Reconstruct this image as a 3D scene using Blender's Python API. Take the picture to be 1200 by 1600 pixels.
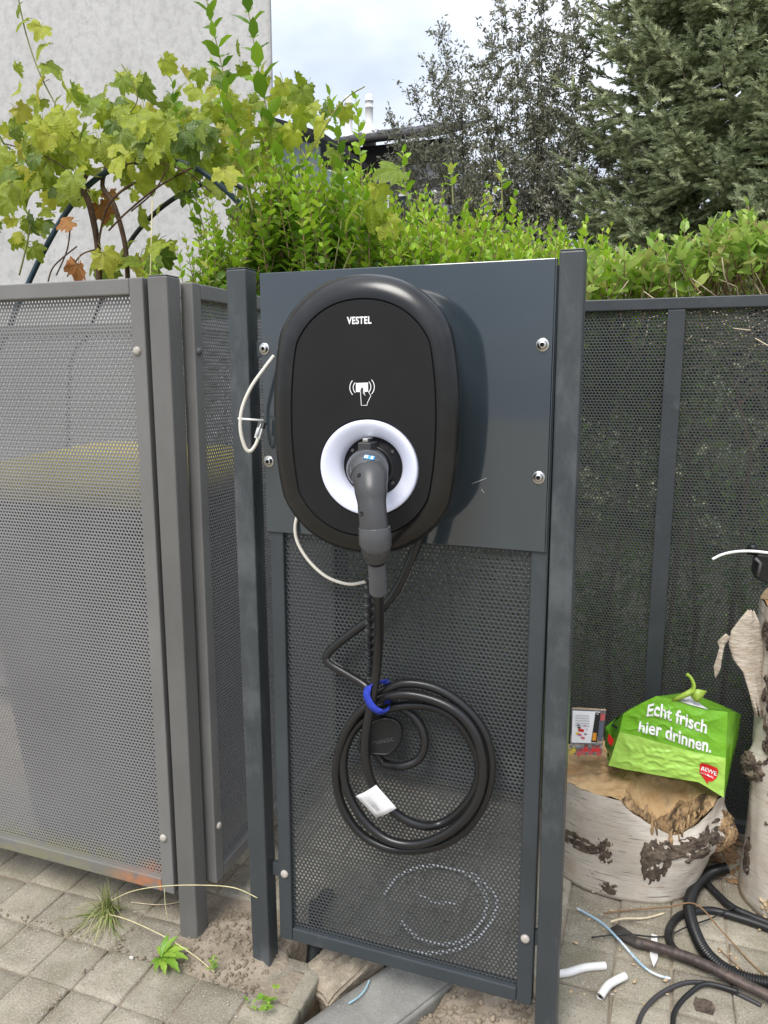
import bpy, bmesh, math, random
import numpy as np
from mathutils import Vector, Matrix, Euler
random.seed(7); RNG = np.random.default_rng(11)
for o in list(bpy.data.objects): bpy.data.objects.remove(o)
scn = bpy.context.scene
COL = scn.collection
R = math.radians

# ---------------------------------------------------------------- camera, sky, sun, exposure
CAM_H, PITCH, YAW, FPX = 1.2, R(9.9), R(20), 1202.0
cam = bpy.data.cameras.new('camera'); cam_ob = bpy.data.objects.new('camera', cam); COL.objects.link(cam_ob)
cam_ob.location = (0, 0, CAM_H); cam_ob.rotation_euler = (R(90) - PITCH, 0, YAW)
cam.sensor_fit = 'VERTICAL'; cam.sensor_height = 24; cam.lens = 24 * FPX / 1600
cam.clip_start = 0.02; cam.clip_end = 500
scn.camera = cam_ob

SUN_EL, SUN_AZ = R(54), R(188)          # soft sun behind thin cloud, behind and left of the camera
world = bpy.data.worlds.new('World'); scn.world = world; world.use_nodes = True
nt = world.node_tree; nt.nodes.clear()
def wn(t, **k):
    n = nt.nodes.new(t)
    for a, b in k.items(): setattr(n, a, b)
    return n
w_out = wn('ShaderNodeOutputWorld'); w_bg = wn('ShaderNodeBackground')
w_sky = wn('ShaderNodeTexSky', sky_type='NISHITA', sun_disc=False, sun_elevation=SUN_EL, sun_rotation=SUN_AZ)
w_tc = wn('ShaderNodeTexCoord'); w_sep = wn('ShaderNodeSeparateXYZ')
w_map = wn('ShaderNodeMapping'); w_map.inputs['Scale'].default_value = (1.6, 1.6, 3.2)
w_noise = wn('ShaderNodeTexNoise'); w_noise.inputs['Scale'].default_value = 1.5; w_noise.inputs['Detail'].default_value = 5; w_noise.inputs['Roughness'].default_value = .5
w_ramp = wn('ShaderNodeValToRGB')
w_ramp.color_ramp.elements[0].position = .36; w_ramp.color_ramp.elements[0].color = (.40, .455, .555, 1)
w_ramp.color_ramp.elements[1].position = .60; w_ramp.color_ramp.elements[1].color = (.72, .745, .80, 1)
# overcast luminance (1 + 2 sin elevation) / 3
w_max = wn('ShaderNodeMath', operation='MAXIMUM'); w_max.inputs[1].default_value = 0.0
w_mad = wn('ShaderNodeMath', operation='MULTIPLY_ADD'); w_mad.inputs[1].default_value = 1.15; w_mad.inputs[2].default_value = .62
w_mul = wn('ShaderNodeVectorMath', operation='SCALE')
w_skys = wn('ShaderNodeVectorMath', operation='SCALE'); w_skys.inputs['Scale'].default_value = .10
w_mix = wn('ShaderNodeMix', data_type='RGBA'); w_mix.inputs[0].default_value = .12
L = nt.links.new
L(w_tc.outputs['Generated'], w_sep.inputs[0]); L(w_tc.outputs['Generated'], w_map.inputs['Vector']); L(w_map.outputs[0], w_noise.inputs['Vector'])
L(w_noise.outputs['Fac'], w_ramp.inputs[0]); L(w_sep.outputs['Z'], w_max.inputs[0]); L(w_max.outputs[0], w_mad.inputs[0])
L(w_ramp.outputs[0], w_mul.inputs[0]); L(w_mad.outputs[0], w_mul.inputs['Scale'])
L(w_sky.outputs[0], w_skys.inputs[0]); L(w_mul.outputs[0], w_mix.inputs[6]); L(w_skys.outputs[0], w_mix.inputs[7])
L(w_mix.outputs[2], w_bg.inputs['Color']); w_bg.inputs['Strength'].default_value = 0.85; L(w_bg.outputs[0], w_out.inputs[0])

sun = bpy.data.lights.new('sun', 'SUN'); sun_ob = bpy.data.objects.new('sun', sun); COL.objects.link(sun_ob)
sun.energy = 1.4; sun.angle = R(24); sun.color = (1, .96, .9)
sun_ob.rotation_euler = (R(36), 0, R(-8))    # light travels to +Y and down, from behind the camera
scn.view_settings.view_transform = 'Standard'; scn.view_settings.look = 'None'
scn.view_settings.exposure = 1.10; scn.view_settings.gamma = 1; scn.view_settings.use_curve_mapping = False
scn.cycles.max_bounces = 8; scn.cycles.transparent_max_bounces = 12; scn.cycles.use_denoising = True

# ---------------------------------------------------------------- helpers
_cp, _sp, _cy, _sy = math.cos(PITCH), math.sin(PITCH), math.cos(YAW), math.sin(YAW)
def at(px, py, X=None, Y=None, Z=None):
    """point of the place seen at a photo pixel, at a known plane of the place"""
    x = (px - 600) / FPX; y = -(py - 800) / FPX
    z = y * _cp - _sp; f = _cp + y * _sp
    d = Vector((-_sy * f + _cy * x, _cy * f + _sy * x, z))
    t = Y / d.y if Y is not None else (Z - CAM_H) / d.z if Z is not None else X / d.x
    return d * t + Vector((0, 0, CAM_H))

MATS = {}
def mat(name, col, rough=.5, metal=0, var=.12, vscale=8, bump=0, bscale=60, col2=None, spec=.5, rvar=0.0, coat=0, emit=None, emit_s=0,
        spots=None, spot_col=None, spot_scale=30, spot_lo=.62, spot_hi=.7, transl=0, rand=0.0, coords='Object', trans=0, ior=1.45, hue=None, stretch=(1, 1, 1), alpha=1):
    m = bpy.data.materials.new(name); m.use_nodes = True; t = m.node_tree; N = t.nodes; LK = t.links.new
    b = N['Principled BSDF']; b.inputs['Roughness'].default_value = rough; b.inputs['Metallic'].default_value = metal
    b.inputs['Specular IOR Level'].default_value = spec; b.inputs['Coat Weight'].default_value = coat; b.inputs['Coat Roughness'].default_value = .12
    b.inputs['Transmission Weight'].default_value = trans; b.inputs['IOR'].default_value = ior
    tc = N.new('ShaderNodeTexCoord'); mp = N.new('ShaderNodeMapping'); mp.inputs['Scale'].default_value = stretch
    LK(tc.outputs[coords], mp.inputs['Vector'])
    n = N.new('ShaderNodeTexNoise'); n.inputs['Scale'].default_value = vscale; n.inputs['Detail'].default_value = 6; n.inputs['Roughness'].default_value = .6
    LK(mp.outputs[0], n.inputs['Vector'])
    r = N.new('ShaderNodeValToRGB'); e = r.color_ramp.elements; e[0].position = .3; e[1].position = .7
    c = Vector(col[:3]); c2 = Vector(col2[:3]) if col2 else c * (1 + var)
    c1 = c if col2 else c * (1 - var)
    e[0].color = (*c1, 1); e[1].color = (*c2, 1); LK(n.outputs['Fac'], r.inputs[0]); out = r.outputs[0]
    if rand:
        oi = N.new('ShaderNodeObjectInfo'); ma = N.new('ShaderNodeMath'); ma.operation = 'MULTIPLY_ADD'; ma.inputs[1].default_value = 2 * rand; ma.inputs[2].default_value = 1 - rand
        LK(oi.outputs['Random'], ma.inputs[0]); hs = N.new('ShaderNodeHueSaturation'); LK(ma.outputs[0], hs.inputs['Value']); LK(out, hs.inputs['Color']); out = hs.outputs[0]
    if spots:
        n2 = N.new('ShaderNodeTexNoise'); n2.inputs['Scale'].default_value = spot_scale; n2.inputs['Detail'].default_value = 8; n2.inputs['Roughness'].default_value = .65; LK(mp.outputs[0], n2.inputs['Vector'])
        r2 = N.new('ShaderNodeValToRGB'); r2.color_ramp.elements[0].position = spot_lo; r2.color_ramp.elements[1].position = spot_hi
        r2.color_ramp.elements[1].color = (spots, spots, spots, 1); LK(n2.outputs['Fac'], r2.inputs[0])
        mx = N.new('ShaderNodeMix'); mx.data_type = 'RGBA'; LK(r2.outputs[0], mx.inputs[0]); LK(out, mx.inputs[6]); mx.inputs[7].default_value = (*spot_col, 1); out = mx.outputs[2]
    LK(out, b.inputs['Base Color'])
    if rvar:
        mr = N.new('ShaderNodeMath'); mr.operation = 'MULTIPLY_ADD'; mr.inputs[1].default_value = rvar; mr.inputs[2].default_value = rough - rvar / 2; LK(n.outputs['Fac'], mr.inputs[0]); LK(mr.outputs[0], b.inputs['Roughness'])
    if bump:
        nb = N.new('ShaderNodeTexNoise'); nb.inputs['Scale'].default_value = bscale; nb.inputs['Detail'].default_value = 5; LK(mp.outputs[0], nb.inputs['Vector'])
        bp = N.new('ShaderNodeBump'); bp.inputs['Strength'].default_value = bump; bp.inputs['Distance'].default_value = .004; LK(nb.outputs['Fac'], bp.inputs['Height']); LK(bp.outputs[0], b.inputs['Normal'])
    if emit: b.inputs['Emission Color'].default_value = (*emit, 1); b.inputs['Emission Strength'].default_value = emit_s
    if transl:
        tr = N.new('ShaderNodeBsdfTranslucent'); LK(out, tr.inputs['Color']); ms = N.new('ShaderNodeMixShader'); ms.inputs[0].default_value = transl
        LK(b.outputs[0], ms.inputs[1]); LK(tr.outputs[0], ms.inputs[2]); LK(ms.outputs[0], N['Material Output'].inputs[0])
    if alpha < 1: b.inputs['Alpha'].default_value = alpha
    MATS[name] = m; return m

def leafmat(name, dark, light, rough=.42, transl=.32, yellow=None, veins=False):
    """foliage: colour runs from dark to light by a per-leaf random stored on the mesh (or by object)"""
    m = bpy.data.materials.new(name); m.use_nodes = True; t = m.node_tree; N = t.nodes; LK = t.links.new
    b = N['Principled BSDF']; b.inputs['Roughness'].default_value = rough; b.inputs['Specular IOR Level'].default_value = .45
    a = N.new('ShaderNodeAttribute'); a.attribute_name = 'tint'; oi = N.new('ShaderNodeObjectInfo')
    ad = N.new('ShaderNodeMath'); ad.operation = 'ADD'; fr = N.new('ShaderNodeMath'); fr.operation = 'FRACT'
    LK(a.outputs['Fac'], ad.inputs[0]); LK(oi.outputs['Random'], ad.inputs[1]); LK(ad.outputs[0], fr.inputs[0])
    r = N.new('ShaderNodeValToRGB'); r.color_ramp.elements[0].color = (*dark, 1); r.color_ramp.elements[1].color = (*light, 1); r.color_ramp.elements[1].position = .88
    if yellow: e = r.color_ramp.elements.new(.97); e.color = (*yellow, 1)
    LK(fr.outputs[0], r.inputs[0])
    tc = N.new('ShaderNodeTexCoord'); n = N.new('ShaderNodeTexNoise'); n.inputs['Scale'].default_value = 40; LK(tc.outputs['Object'], n.inputs['Vector'])
    hs = N.new('ShaderNodeHueSaturation'); ma = N.new('ShaderNodeMath'); ma.operation = 'MULTIPLY_ADD'; ma.inputs[1].default_value = .6; ma.inputs[2].default_value = .7
    LK(n.outputs['Fac'], ma.inputs[0]); LK(ma.outputs[0], hs.inputs['Value']); LK(r.outputs[0], hs.inputs['Color'])
    colr = hs.outputs[0]
    if veins:          # pale main veins fanning from the stalk of a lobed leaf
        sp = N.new('ShaderNodeSeparateXYZ'); LK(tc.outputs['Object'], sp.inputs[0])
        def mth(op, a_, b_=None):
            q = N.new('ShaderNodeMath'); q.operation = op
            for i, v in enumerate((a_, b_)):
                if v is None: continue
                if isinstance(v, (int, float)): q.inputs[i].default_value = v
                else: LK(v, q.inputs[i])
            return q.outputs[0]
        yy = mth('SUBTRACT', sp.outputs[1], .10); an = mth('ARCTAN2', sp.outputs[0], yy); rr = mth('SQRT', mth('ADD', mth('MULTIPLY', sp.outputs[0], sp.outputs[0]), mth('MULTIPLY', yy, yy)))
        v1 = mth('MULTIPLY', mth('ABSOLUTE', mth('SINE', mth('MULTIPLY', an, 3.0))), rr); f1 = mth('LESS_THAN', v1, .030)
        v2 = mth('ABSOLUTE', mth('SINE', mth('ADD', mth('MULTIPLY', rr, 34.0), mth('MULTIPLY', mth('ABSOLUTE', mth('SINE', mth('MULTIPLY', an, 1.5))), -9.0)))); f2 = mth('MULTIPLY', mth('LESS_THAN', v2, .10), .12)
        mx = N.new('ShaderNodeMix'); mx.data_type = 'RGBA'; LK(mth('MULTIPLY', mth('MAXIMUM', f1, f2), .40), mx.inputs[0]); LK(colr, mx.inputs[6]); mx.inputs[7].default_value = (.42, .48, .14, 1); colr = mx.outputs[2]
        n9 = N.new('ShaderNodeTexNoise'); n9.inputs['Scale'].default_value = 4.5; LK(tc.outputs['Object'], n9.inputs['Vector']); h9 = N.new('ShaderNodeHueSaturation'); LK(mth('ADD', mth('MULTIPLY', n9.outputs[0], .9), .55), h9.inputs['Value']); LK(colr, h9.inputs['Color']); colr = h9.outputs[0]
        bp = N.new('ShaderNodeBump'); bp.inputs['Strength'].default_value = .25; bp.inputs['Distance'].default_value = .004; LK(v2, bp.inputs['Height']); LK(bp.outputs[0], b.inputs['Normal'])
    LK(colr, b.inputs['Base Color'])
    tr = N.new('ShaderNodeBsdfTranslucent'); LK(colr, tr.inputs['Color']); ms = N.new('ShaderNodeMixShader'); ms.inputs[0].default_value = transl
    LK(b.outputs[0], ms.inputs[1]); LK(tr.outputs[0], ms.inputs[2]); LK(ms.outputs[0], N['Material Output'].inputs[0])
    MATS[name] = m; return m

def link(o, parent=None):
    COL.objects.link(o)
    if parent is not None: o.parent = parent
    return o
def tag(o, label=None, cat=None, group=None, kind=None):
    for k, v in (('label', label), ('category', cat), ('group', group), ('kind', kind)):
        if v: o[k] = v
    return o
def thing(name, label, cat, loc=(0, 0, 0), group=None, rot=(0, 0, 0)):
    o = bpy.data.objects.new(name, None); o.empty_display_size = .05; COL.objects.link(o); o.location = loc; o.rotation_euler = rot
    return tag(o, label, cat, group)

def raw_mesh(name, V, F, tint=None):
    """numpy verts (n,3) and faces (m,k) all of one size k"""
    me = bpy.data.meshes.new(name); V = np.asarray(V, dtype=np.float32); F = np.asarray(F, dtype=np.int32); k = F.shape[1]
    me.vertices.add(len(V)); me.vertices.foreach_set('co', V.ravel())
    me.loops.add(F.size); me.loops.foreach_set('vertex_index', F.ravel())
    me.polygons.add(len(F)); me.polygons.foreach_set('loop_start', np.arange(0, F.size, k, dtype=np.int32))
    try: me.polygons.foreach_set('loop_total', np.full(len(F), k, dtype=np.int32))
    except Exception: pass
    if tint is not None:
        a = me.attributes.new('tint', 'FLOAT', 'POINT'); a.data.foreach_set('value', np.asarray(tint, dtype=np.float32))
    me.update(calc_edges=True); return me

class MB:
    def __init__(s): s.v = []; s.f = []; s.uv = {}; s.sm = []
    def add(s, vs, fs, smooth=False, uvs=None):
        b = len(s.v); s.v += [tuple(p) for p in vs]
        for i, f in enumerate(fs):
            if uvs: s.uv[len(s.f)] = uvs[i]
            s.f.append(tuple(b + j for j in f)); s.sm.append(smooth)
        return s
    def box(s, x0, x1, y0, y1, z0, z1):
        vs = [(x, y, z) for z in (z0, z1) for y in (y0, y1) for x in (x0, x1)]
        return s.add(vs, [(0, 2, 3, 1), (4, 5, 7, 6), (0, 1, 5, 4), (2, 6, 7, 3), (0, 4, 6, 2), (1, 3, 7, 5)])
    def obox(s, c, ax, ay, az):
        c, ax, ay, az = Vector(c), Vector(ax), Vector(ay), Vector(az)
        vs = [c + ax * i + ay * j + az * k for k in (-1, 1) for j in (-1, 1) for i in (-1, 1)]
        return s.add(vs, [(0, 2, 3, 1), (4, 5, 7, 6), (0, 1, 5, 4), (2, 6, 7, 3), (0, 4, 6, 2), (1, 3, 7, 5)])
    def loft(s, rings, cap0=True, cap1=True, smooth=True):
        b = len(s.v); n = len(rings[0])
        for r in rings: s.v += [tuple(p) for p in r]
        for i in range(len(rings) - 1):
            for j in range(n):
                s.f.append((b + i * n + j, b + i * n + (j + 1) % n, b + (i + 1) * n + (j + 1) % n, b + (i + 1) * n + j)); s.sm.append(smooth)
        if cap0: s.f.append(tuple(b + j for j in range(n))[::-1]); s.sm.append(False)
        if cap1: s.f.append(tuple(b + (len(rings) - 1) * n + j for j in range(n))); s.sm.append(False)
        return s
    def tube(s, pts, rad, seg=8, caps=True, side=None, flat=None):
        """rad: number, list, or list of (ra, rb); side: fixed reference axis"""
        P = [Vector(p) for p in pts]; n = len(P); rs = rad if isinstance(rad, (list, tuple)) else [rad] * n
        T = [(P[min(i + 1, n - 1)] - P[max(i - 1, 0)]).normalized() for i in range(n)]
        if side is None:
            u = T[0].cross(Vector((0, 0, 1)));
            if u.length < .05: u = T[0].cross(Vector((1, 0, 0)))
            u.normalize()
        rings = []; ln = 0; lens = []
        for i in range(n):
            if side is not None: u = Vector(side)
            u = (u - T[i] * u.dot(T[i])).normalized(); w = T[i].cross(u)
            ra, rb = rs[i] if isinstance(rs[i], (list, tuple)) else (rs[i], rs[i])
            rings.append([P[i] + u * (ra * math.cos(2 * math.pi * k / seg)) + w * (rb * math.sin(2 * math.pi * k / seg)) for k in range(seg)])
            ln += (P[i] - P[i - 1]).length if i else 0; lens.append(ln)
        f0 = len(s.f); s.loft(rings, caps, caps)
        q = f0
        for i in range(n - 1):
            for j in range(seg):
                s.uv[q] = [(j / seg, lens[i]), ((j + 1) / seg, lens[i]), ((j + 1) / seg, lens[i + 1]), (j / seg, lens[i + 1])]; q += 1
        return s
    def lathe(s, prof, c, axis='Z', seg=24, cap0=True, cap1=True, smooth=True):
        rings = []; c = Vector(c)
        for r, h in prof:
            ring = []
            for k in range(seg):
                a = 2 * math.pi * k / seg; x, y = r * math.cos(a), r * math.sin(a)
                ring.append(c + (Vector((x, y, h)) if axis == 'Z' else Vector((x, -h, y)) if axis == 'Y' else Vector((h, x, y))))
            rings.append(ring)
        return s.loft(rings, cap0, cap1, smooth)
    def prism(s, outl, h0, h1, axis='Y'):
        n = len(outl)
        mk = (lambda p, h: (p[0], h, p[1])) if axis == 'Y' else (lambda p, h: (p[0], p[1], h))
        vs = [mk(p, h0) for p in outl] + [mk(p, h1) for p in outl]
        return s.add(vs, [tuple(range(n)), tuple(range(2 * n - 1, n - 1, -1))] + [(i, n + i, n + (i + 1) % n, (i + 1) % n) for i in range(n)])
    def mesh(s, name):
        me = bpy.data.meshes.new(name); me.from_pydata(s.v, [], s.f)
        me.polygons.foreach_set('use_smooth', s.sm)
        if s.uv:
            l = me.uv_layers.new(name='UVMap')
            for fi, uv in s.uv.items():
                ls = me.polygons[fi].loop_start
                for k, c in enumerate(uv): l.data[ls + k].uv = c
        bm = bmesh.new(); bm.from_mesh(me); bmesh.ops.recalc_face_normals(bm, faces=bm.faces); bm.to_mesh(me); bm.free()
        me.update(); return me
    def build(s, name, m, parent=None, bevel=0, seg=2):
        me = s.mesh(name); me.materials.append(MATS[m] if isinstance(m, str) else m)
        o = bpy.data.objects.new(name, me); link(o, parent)
        if bevel: add_bevel(o, bevel, seg)
        return o
def add_bevel(o, w, seg=2):
    b = o.modifiers.new('bevel', 'BEVEL'); b.width = w; b.segments = seg; b.limit_method = 'ANGLE'; b.angle_limit = R(40); b.harden_normals = False
def inst(name, me, parent, loc=(0, 0, 0), rot=(0, 0, 0), sc=(1, 1, 1)):
    o = bpy.data.objects.new(name, me); link(o, parent); o.location = loc; o.rotation_euler = rot; o.scale = sc if not isinstance(sc, (int, float)) else (sc, sc, sc); return o
def spline(pts, n=8, closed=False):
    """Catmull-Rom through the points"""
    P = [Vector(p) for p in pts]; out = []; m = len(P)
    for i in range(m if closed else m - 1):
        p0, p1, p2, p3 = (P[(i - 1) % m], P[i], P[(i + 1) % m], P[(i + 2) % m]) if closed else (P[max(i - 1, 0)], P[i], P[i + 1], P[min(i + 2, m - 1)])
        for k in range(n):
            t = k / n
            out.append(.5 * ((2 * p1) + (p2 - p0) * t + (2 * p0 - 5 * p1 + 4 * p2 - p3) * t * t + (3 * p1 - p0 - 3 * p2 + p3) * t ** 3))
    if not closed: out.append(P[-1])
    return out
def rots(n, rng, tilt=None):
    """n random rotation matrices"""
    q = rng.normal(size=(n, 4)); q /= np.linalg.norm(q, axis=1)[:, None]; w, x, y, z = q.T
    return np.stack([np.stack([1 - 2 * (y * y + z * z), 2 * (x * y - z * w), 2 * (x * z + y * w)], 1), np.stack([2 * (x * y + z * w), 1 - 2 * (x * x + z * z), 2 * (y * z - x * w)], 1), np.stack([2 * (x * z - y * w), 2 * (y * z + x * w), 1 - 2 * (x * x + y * y)], 1)], 1)
def frames(d, rng=None, roll=None, up=(0, 0, 1)):
    """rotation matrices whose +Y column follows directions d (n,3); +Z as near up as possible"""
    d = d / np.linalg.norm(d, axis=1)[:, None]; u = np.tile(np.array(up, float), (len(d), 1))
    x = np.cross(d, u); l = np.linalg.norm(x, axis=1); bad = l < 1e-3; x[bad] = (1, 0, 0); x /= np.linalg.norm(x, axis=1)[:, None]; z = np.cross(x, d)
    if roll is not None:
        c, s = np.cos(roll)[:, None], np.sin(roll)[:, None]; x, z = x * c + z * s, z * c - x * s
    return np.stack([x, d, z], 2)
def scatter(name, tv, tf, pos, M, sc, m, parent, kind=None, tint=None, rng=RNG):
    tv = np.asarray(tv, float); tf = np.asarray(tf); n = len(pos)
    V = np.einsum('nij,vj->nvi', M, tv) * np.asarray(sc)[:, None, None] + np.asarray(pos)[:, None, :]
    F = (tf[None] + (np.arange(n) * len(tv))[:, None, None]).reshape(-1, tf.shape[1])
    if tint is None: tint = rng.random(n)
    me = raw_mesh(name, V.reshape(-1, 3), F, np.repeat(tint, len(tv))); me.materials.append(MATS[m])
    o = bpy.data.objects.new(name, me); link(o, parent)
    if kind: o['kind'] = kind
    return o
def surf(o, px, py):
    """where the sight line of a photo pixel meets the object's surface (world point, normal)"""
    from mathutils.bvhtree import BVHTree
    me = o.data; mw = Matrix.Translation(o.parent.location) if o.parent else Matrix.Identity(4)
    t = BVHTree.FromPolygons([mw @ v.co for v in me.vertices], [tuple(p.vertices) for p in me.polygons]); c = Vector((0, 0, CAM_H)); d = (at(px, py, Y=1) - c).normalized()
    h = t.ray_cast(c, d); n = h[1]
    return (h[0], n if n.dot(d) < 0 else -n) if h[0] else (at(px, py, Y=1.05), Vector((0, -1, 0)))
def text_obj(body, size, m, parent, name, loc, rot=(R(90), 0, 0), offset=0, extrude=.0002, sx=1, shear=0, space=1):
    c = bpy.data.curves.new(name, 'FONT'); c.body = body; c.size = size; c.align_x = 'CENTER'; c.align_y = 'CENTER'; c.offset = offset; c.extrude = extrude; c.shear = shear; c.space_character = space; c.resolution_u = 3
    t = bpy.data.objects.new(name, c); COL.objects.link(t); bpy.context.view_layer.update()
    me = bpy.data.meshes.new_from_object(t.evaluated_get(bpy.context.evaluated_depsgraph_get())); COL.objects.unlink(t); bpy.data.objects.remove(t)
    me.materials.clear(); me.materials.append(MATS[m]); o = bpy.data.objects.new(name, me); link(o, parent); o.location = loc; o.rotation_euler = rot; o.scale = (sx, 1, 1); return o
# ---------------------------------------------------------------- materials
ANTH = (.042, .050, .055); GREY = (.165, .162, .154)
mat('anthracite', ANTH, .42, var=.14, vscale=5, rvar=.25, bump=.08, bscale=90, spots=.35, spot_col=(.16, .17, .175), spot_scale=9, spot_lo=.6, spot_hi=.74)
mat('anthracite_post', (.046, .053, .057), .42, var=.22, vscale=6, rvar=.35, bump=.1, bscale=70, spots=.6, spot_col=(.17, .18, .185), spot_scale=9, spot_lo=.50, spot_hi=.72, stretch=(1, 1, .45))
mat('anthracite_sheet', (.046, .051, .053), .5, var=.12, vscale=3, spots=.3, spot_col=(.12, .12, .12), spot_scale=6)
mat('back_sheet', (.036, .040, .041), .5, var=.12, vscale=3)
mat('back_frame', (.040, .046, .050), .45, var=.2, vscale=6, rvar=.3, bump=.12, bscale=60, spots=.4, spot_col=(.12, .13, .13), spot_scale=10, spot_lo=.58, spot_hi=.72)
mat('plate_paint', (.028, .040, .049), .05, var=.12, vscale=3, rvar=.12, spec=.9, coat=.8, spots=.10, spot_col=(.2, .22, .24), spot_scale=5, spot_lo=.6, spot_hi=.75)
mat('grey_paint', GREY, .5, var=.1, vscale=6, rvar=.2, bump=.06, bscale=80, spots=.35, spot_col=(.13, .125, .12), spot_scale=5, spot_lo=.5, spot_hi=.75)
mat('grey_post', (.125, .122, .115), .5, var=.2, vscale=5, rvar=.2, bump=.08, spots=.4, spot_col=(.20, .195, .185), spot_scale=4, spot_lo=.5, spot_hi=.7, stretch=(1, 1, .4))
mat('grey_sheet', (.19, .189, .188), .5, var=.1, vscale=3)
mat('rust', (.30, .10, .035), .85, var=.35, vscale=60, col2=(.52, .25, .12), bump=.5)
mat('moss', (.20, .20, .07), .9, var=.3, vscale=90, bump=.8, bscale=200)
mat('steel', (.55, .54, .51), .28, metal=1, var=.15, vscale=60, rvar=.2)
mat('cap_beige', (.42, .39, .34), .4, var=.12, vscale=80, rvar=.2)
mat('cap_dark', (.09, .09, .09), .4)
mat('hole_dark', (.012, .012, .012), .7)
mat('shell_black', (.004, .0039, .004), .24, var=.1, vscale=30, rvar=.10, bump=.03, bscale=700, spec=.62, spots=.35, spot_col=(.03, .03, .03), spot_scale=14, spot_lo=.52, spot_hi=.75)
mat('face_black', (.0095, .0095, .010), .52, spec=.32, var=.12, vscale=14, rvar=.15, bump=.06, bscale=900, spots=.5, spot_col=(.05, .05, .05), spot_scale=260, spot_lo=.72, spot_hi=.78)
mat('gap_black', (.003, .003, .003), .8)
mat('socket_black', (.008, .008, .009), .4)
mat('print_white', (.85, .85, .85), .5, var=.03)
mat('ring_white', (.66, .68, .80), .3, var=.02, emit=(.72, .80, 1.0), emit_s=.06, coat=.2)
mat('plug_grey', (.075, .078, .083), .28, var=.07, vscale=30, rvar=.1, bump=.03, bscale=500)
mat('plug_grip', (.052, .052, .053), .34, var=.1, vscale=30, rvar=.1, bump=.06, bscale=900)
mat('boot_grey', (.10, .104, .115), .5, var=.05)
mat('blue_sticker', (.05, .28, .62), .35, var=.05)
mat('velcro', (.025, .05, .42), .85, var=.2, vscale=200, bump=.5, bscale=500)
mat('white_tag', (.78, .78, .79), .4, var=.05, vscale=40)
mat('faint_print', (.55, .55, .57), .5, var=.05)
mat('cream_cable', (.66, .63, .55), .42, var=.06)
mat('clear_plug', (.6, .6, .6), .15, var=.2, vscale=90)
mat('zip_white', (.85, .85, .83), .4, var=.04)
mat('corr_black', (.010, .010, .010), .38, var=.2, vscale=50)
mat('rubber_black', (.016, .016, .017), .45, var=.2, vscale=30, rvar=.2, spots=.5, spot_col=(.10, .10, .09), spot_scale=30, spot_lo=.58, spot_hi=.72)
mat('grey_wire', (.045, .042, .045), .45, var=.2)
mat('pvc_white', (.72, .71, .69), .4, var=.05, vscale=60, spots=.4, spot_col=(.4, .38, .34), spot_scale=60)
mat('wire_bluewhite', (.62, .66, .68), .4, var=.1, vscale=20, spots=.6, spot_col=(.10, .32, .50), spot_scale=18, spot_lo=.5, spot_hi=.55)
mat('wire_blue', (.35, .55, .64), .4, var=.1)
mat('iron_rust', (.075, .058, .052), .5, metal=.35, var=.35, vscale=40, rvar=.25, bump=.3, bscale=120, spots=.5, spot_col=(.17, .115, .095), spot_scale=50, spot_lo=.5, spot_hi=.65)
mat('iron_tip', (.045, .04, .037), .55, var=.3, vscale=60, bump=.4)
mat('twig', (.22, .13, .065), .8, var=.3, vscale=80)
mat('straw', (.56, .50, .28), .7, var=.2, vscale=60)
mat('straw_pale', (.62, .52, .36), .7, var=.2, vscale=60)
mat('bark_black', (.03, .024, .02), .9, var=.4)
mat('wood_chip', (.48, .36, .22), .8, var=.3, vscale=100)
mat('white_bit', (.50, .48, .43), .7, var=.15, vscale=80)
mat('soil', (.20, .16, .115), .95, var=.0, vscale=12, col2=(.36, .30, .23), bump=1.0, bscale=120, spots=.8, spot_col=(.42, .37, .30), spot_scale=160, spot_lo=.58, spot_hi=.68)
mat('clod', (.24, .195, .14), .95, var=.3, vscale=60, bump=1, bscale=160, rand=.2)
mat('stone_kerb', (.235, .228, .205), .88, var=.2, vscale=18, bump=.35, bscale=260, spots=.7, spot_col=(.36, .35, .325), spot_scale=300, spot_lo=.56, spot_hi=.62)
mat('stone_brown', (.30, .25, .185), .9, var=.35, vscale=22, bump=1.0, bscale=180, spots=.6, spot_col=(.42, .36, .28), spot_scale=90, spot_lo=.52, spot_hi=.66)
mat('bin_grey', (.035, .038, .04), .5, var=.1)
mat('bin_yellow', (.50, .41, .08), .4, var=.1)
mat('tyre', (.012, .012, .012), .7)
mat('concrete_wall', (.53, .515, .49), .9, var=0, vscale=3, col2=(.62, .605, .58), bump=.7, bscale=40, spots=.75, spot_col=(.41, .40, .385), spot_scale=22, spot_lo=.46, spot_hi=.68, stretch=(1, 1, .7))
mat('hoop_paint', (.030, .060, .085), .4, var=.15)
mat('hoop_dark', (.02, .028, .035), .45, var=.2)
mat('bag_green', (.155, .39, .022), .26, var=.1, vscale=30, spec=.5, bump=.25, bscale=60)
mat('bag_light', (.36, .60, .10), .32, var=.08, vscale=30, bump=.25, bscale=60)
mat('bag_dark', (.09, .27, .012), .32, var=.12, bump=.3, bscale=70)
mat('bag_knot', (.29, .42, .055), .4, var=.15, vscale=50, bump=.3)
mat('bag_white', (.8, .8, .8), .45, var=.05)
mat('logo_red', (.62, .02, .018), .35, var=.06)
mat('red_plastic', (.66, .04, .04), .35, var=.15, vscale=100)
mat('yellow_plastic', (.78, .58, .03), .35, var=.1)
mat('clear_plastic', (.92, .93, .95), .08, var=.01, trans=.92, ior=1.2)
mat('label_black', (.015, .015, .016), .45)
mat('label_orange', (.68, .28, .03), .45)
mat('magenta', (.6, .08, .3), .5); mat('steelblue', (.08, .11, .20), .4, var=.2)
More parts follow.
